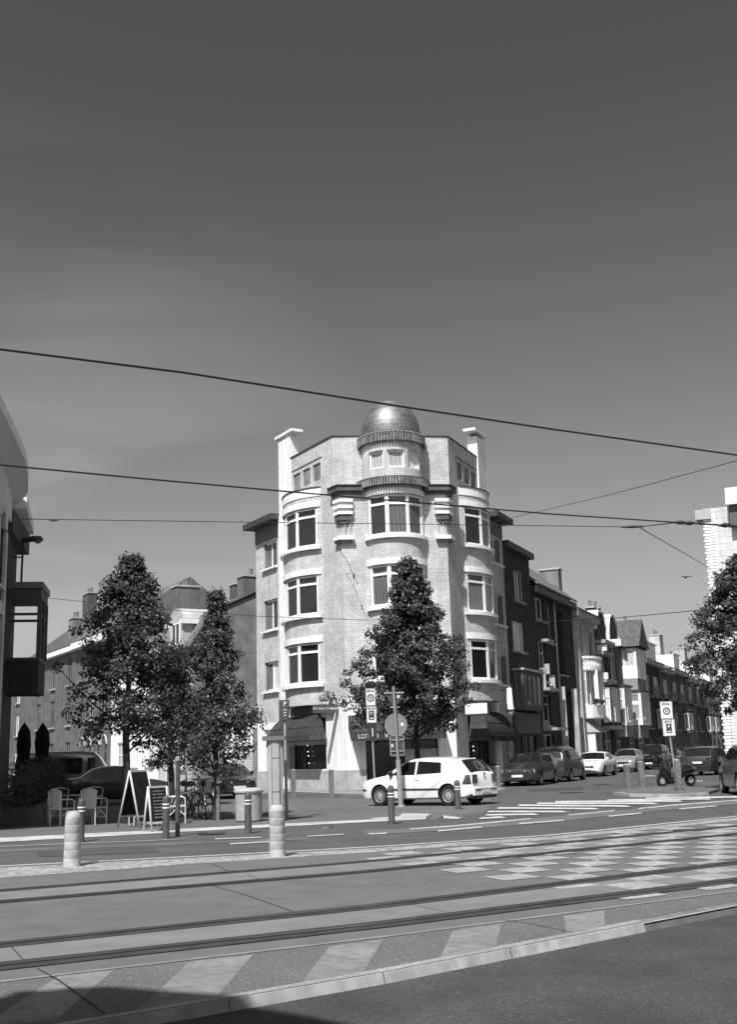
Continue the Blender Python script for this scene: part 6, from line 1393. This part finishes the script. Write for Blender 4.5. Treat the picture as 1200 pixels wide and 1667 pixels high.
def hedge(label, c, sx_, sy_, h_, seed, name='planter_hedge'):
    r = random.Random(seed); t = thing(name, label, 'hedge', c, R_(8), 'clipped hedges in boxes along the dark facade'); mb = MB(); mb.prism([(-sx_/2, -sy_/2), (sx_/2, -sy_/2), (sx_/2, sy_/2), (-sx_/2, sy_/2)], 0, .5); mb.build('planter_box', RUST, t)
    V, F = [], []
    for _ in range(int(900*sx_*sy_*h_)+900):
        p = Vector((r.uniform(-.5, .5)*sx_*1.05, r.uniform(-.5, .5)*sy_*1.1, .45+r.random()**.8*(h_-.4)*(.82+.25*math.sin(3.1*_*.618 % 6.28))+r.gauss(0, .10))); d = Vector((r.gauss(0, 1), r.gauss(0, 1), r.gauss(0, 1))).normalized(); e = d.orthogonal().normalized(); l = r.uniform(.05, .10); b = len(V)
        V += [p-d*l*.5, p+e*l*.35, p+d*l*.5, p-e*l*.35]; F.append((b, b+1, b+2, b+3))
    me = bpy.data.meshes.new('foliage'); me.from_pydata([tuple(v) for v in V], [], F); me.materials.append(LEAF); o = bpy.data.objects.new('foliage', me); COL.objects.link(o); o.parent = t
hedge('nearest dark hedge in a box at the left edge', (-9.75, 31.4, 0), .7, 2.6, 1.45, 1); hedge('middle dark hedge in a box along the shaded facade', (-10.2, 34.3, 0), .7, 2.6, 1.6, 2); hedge('farthest hedge box beneath the closed parasols', (-10.65, 37.2, 0), .7, 2.6, 1.7, 3)
# ------------------------------------------------------------------ overhead wires
WIRE = mat('overhead wire', .02, .5, .4)
def wire(label, pts, r, name='overhead_wire', sag=0, extend=6, extra=None):
    P = [Vector(p) for p in pts]; P = [P[0]+(P[0]-P[1]).normalized()*extend]+P+[P[-1]+(P[-1]-P[-2]).normalized()*extend]
    t = thing(name, label, 'cable', P[0]); mb = MB(); mb.tube([p-P[0] for p in P], r, 6); mb.build('cable', WIRE, t); return t, P[0]
wire('thicker upper overhead wire passing in front of the dome', [G(x, y, 5.6) for x, y in ((0, 569), (300, 607), (640, 660), (900, 699), (1200, 741))], .0125, extend=25)
wire('second overhead wire crossing the third floor windows', [G(x, y, 5.6) for x, y in ((0, 757), (230, 779), (430, 797), (640, 815), (900, 837), (1200, 857))], .0125, extend=25)
def AY(px, py, Y): d = ray(px, py); k = Y/d.y; return Vector((d.x*k, Y, CAMH+d.z*k))
t, o = wire('thin level span wire with insulators behind the second wire', [AY(40, 845, 30), AY(400, 850, 30), AY(820, 855, 29), AY(1040, 858, 28)], .010, extend=.1)
for px, py, l in ((88, 847, .25), (1030, 857.5, .6)):
    mb = MB(); c = AY(px, py, 30 if px < 500 else 28.05)-o; mb.tube([c-Vector((l/2, 0, 0)), c, c+Vector((l/2, 0, 0))], [.02, .04, .02], 8); mb.build('insulator', STUC if px < 500 else WIRE, t)
wire('thin span wire rising to the upper right', [AY(820, 846, 50), AY(1010, 801, 40), AY(1200, 750, 30)], .011, extend=3)
t, o = wire('span wire with clamps joining the contact wire at right', [AY(1040, 858, 28), AY(1105, 850, 23), AY(1200, 856, 19.6)], .012, extend=.5)
for px, py, Y in ((1108, 850.5, 22.8), (1122, 851.5, 22.0), (1181, 855, 20.4)):
    mb = MB(); c = AY(px, py, Y)-o; mb.tube([c-Vector((.12, 0, 0)), c, c+Vector((.12, 0, 0))], [.02, .05, .02], 8); mb.build('clamp', WIRE, t)
wire('thin wire falling from the clamp to the white building', [AY(1042, 859, 28), AY(1158, 926, 46)], .013, extend=.2)
wire('low thin wire passing in front of the left houses and the corner block', [AY(66, 972, 48), AY(240, 990, 47), AY(420, 1003, 46), AY(590, 1009, 46)], .011, extend=.3)
wire('thin wire over the right street between the row and the right tree', [AY(880, 1012, 50), AY(1000, 1006, 46), AY(1142, 993, 41)], .014, extend=.3)
t, o = wire('short slack cable hanging on the left front corner of the building', [AY(550, 892, 50.6), AY(566, 915, 50.5), AY(576, 938, 50.4), AY(583, 951, 50.3)], .012, extend=.01)
mb = MB(); c = AY(576, 938, 50.4)-o; mb.tube([c-Vector((0, 0, .12)), c, c+Vector((0, 0, .12))], [.02, .045, .02], 6); mb.build('insulator', WIRE, t)
# bird
c = AY(1117, 940, 60); t = thing('flying_bird', 'small dark bird flying in the sky right of the street', 'bird', c)
mb = MB(); mb.tube([(-.05, -.12, 0), (0, -.02, .02), (0, .12, .0), (0, .2, -.01)], [.01, .05, .045, .01], 8); mb.build('body', BLK, t)
for s in (-1, 1):
    mb = MB(); 
    for z in (0, .012): mb.face([(0, -.04, .02+z), (s*.16, -.05, .07+z), (s*.34, .0, -.02+z), (s*.16, .07, .05+z), (0, .07, .02+z)])
    mb.build('wing', BLK, t)
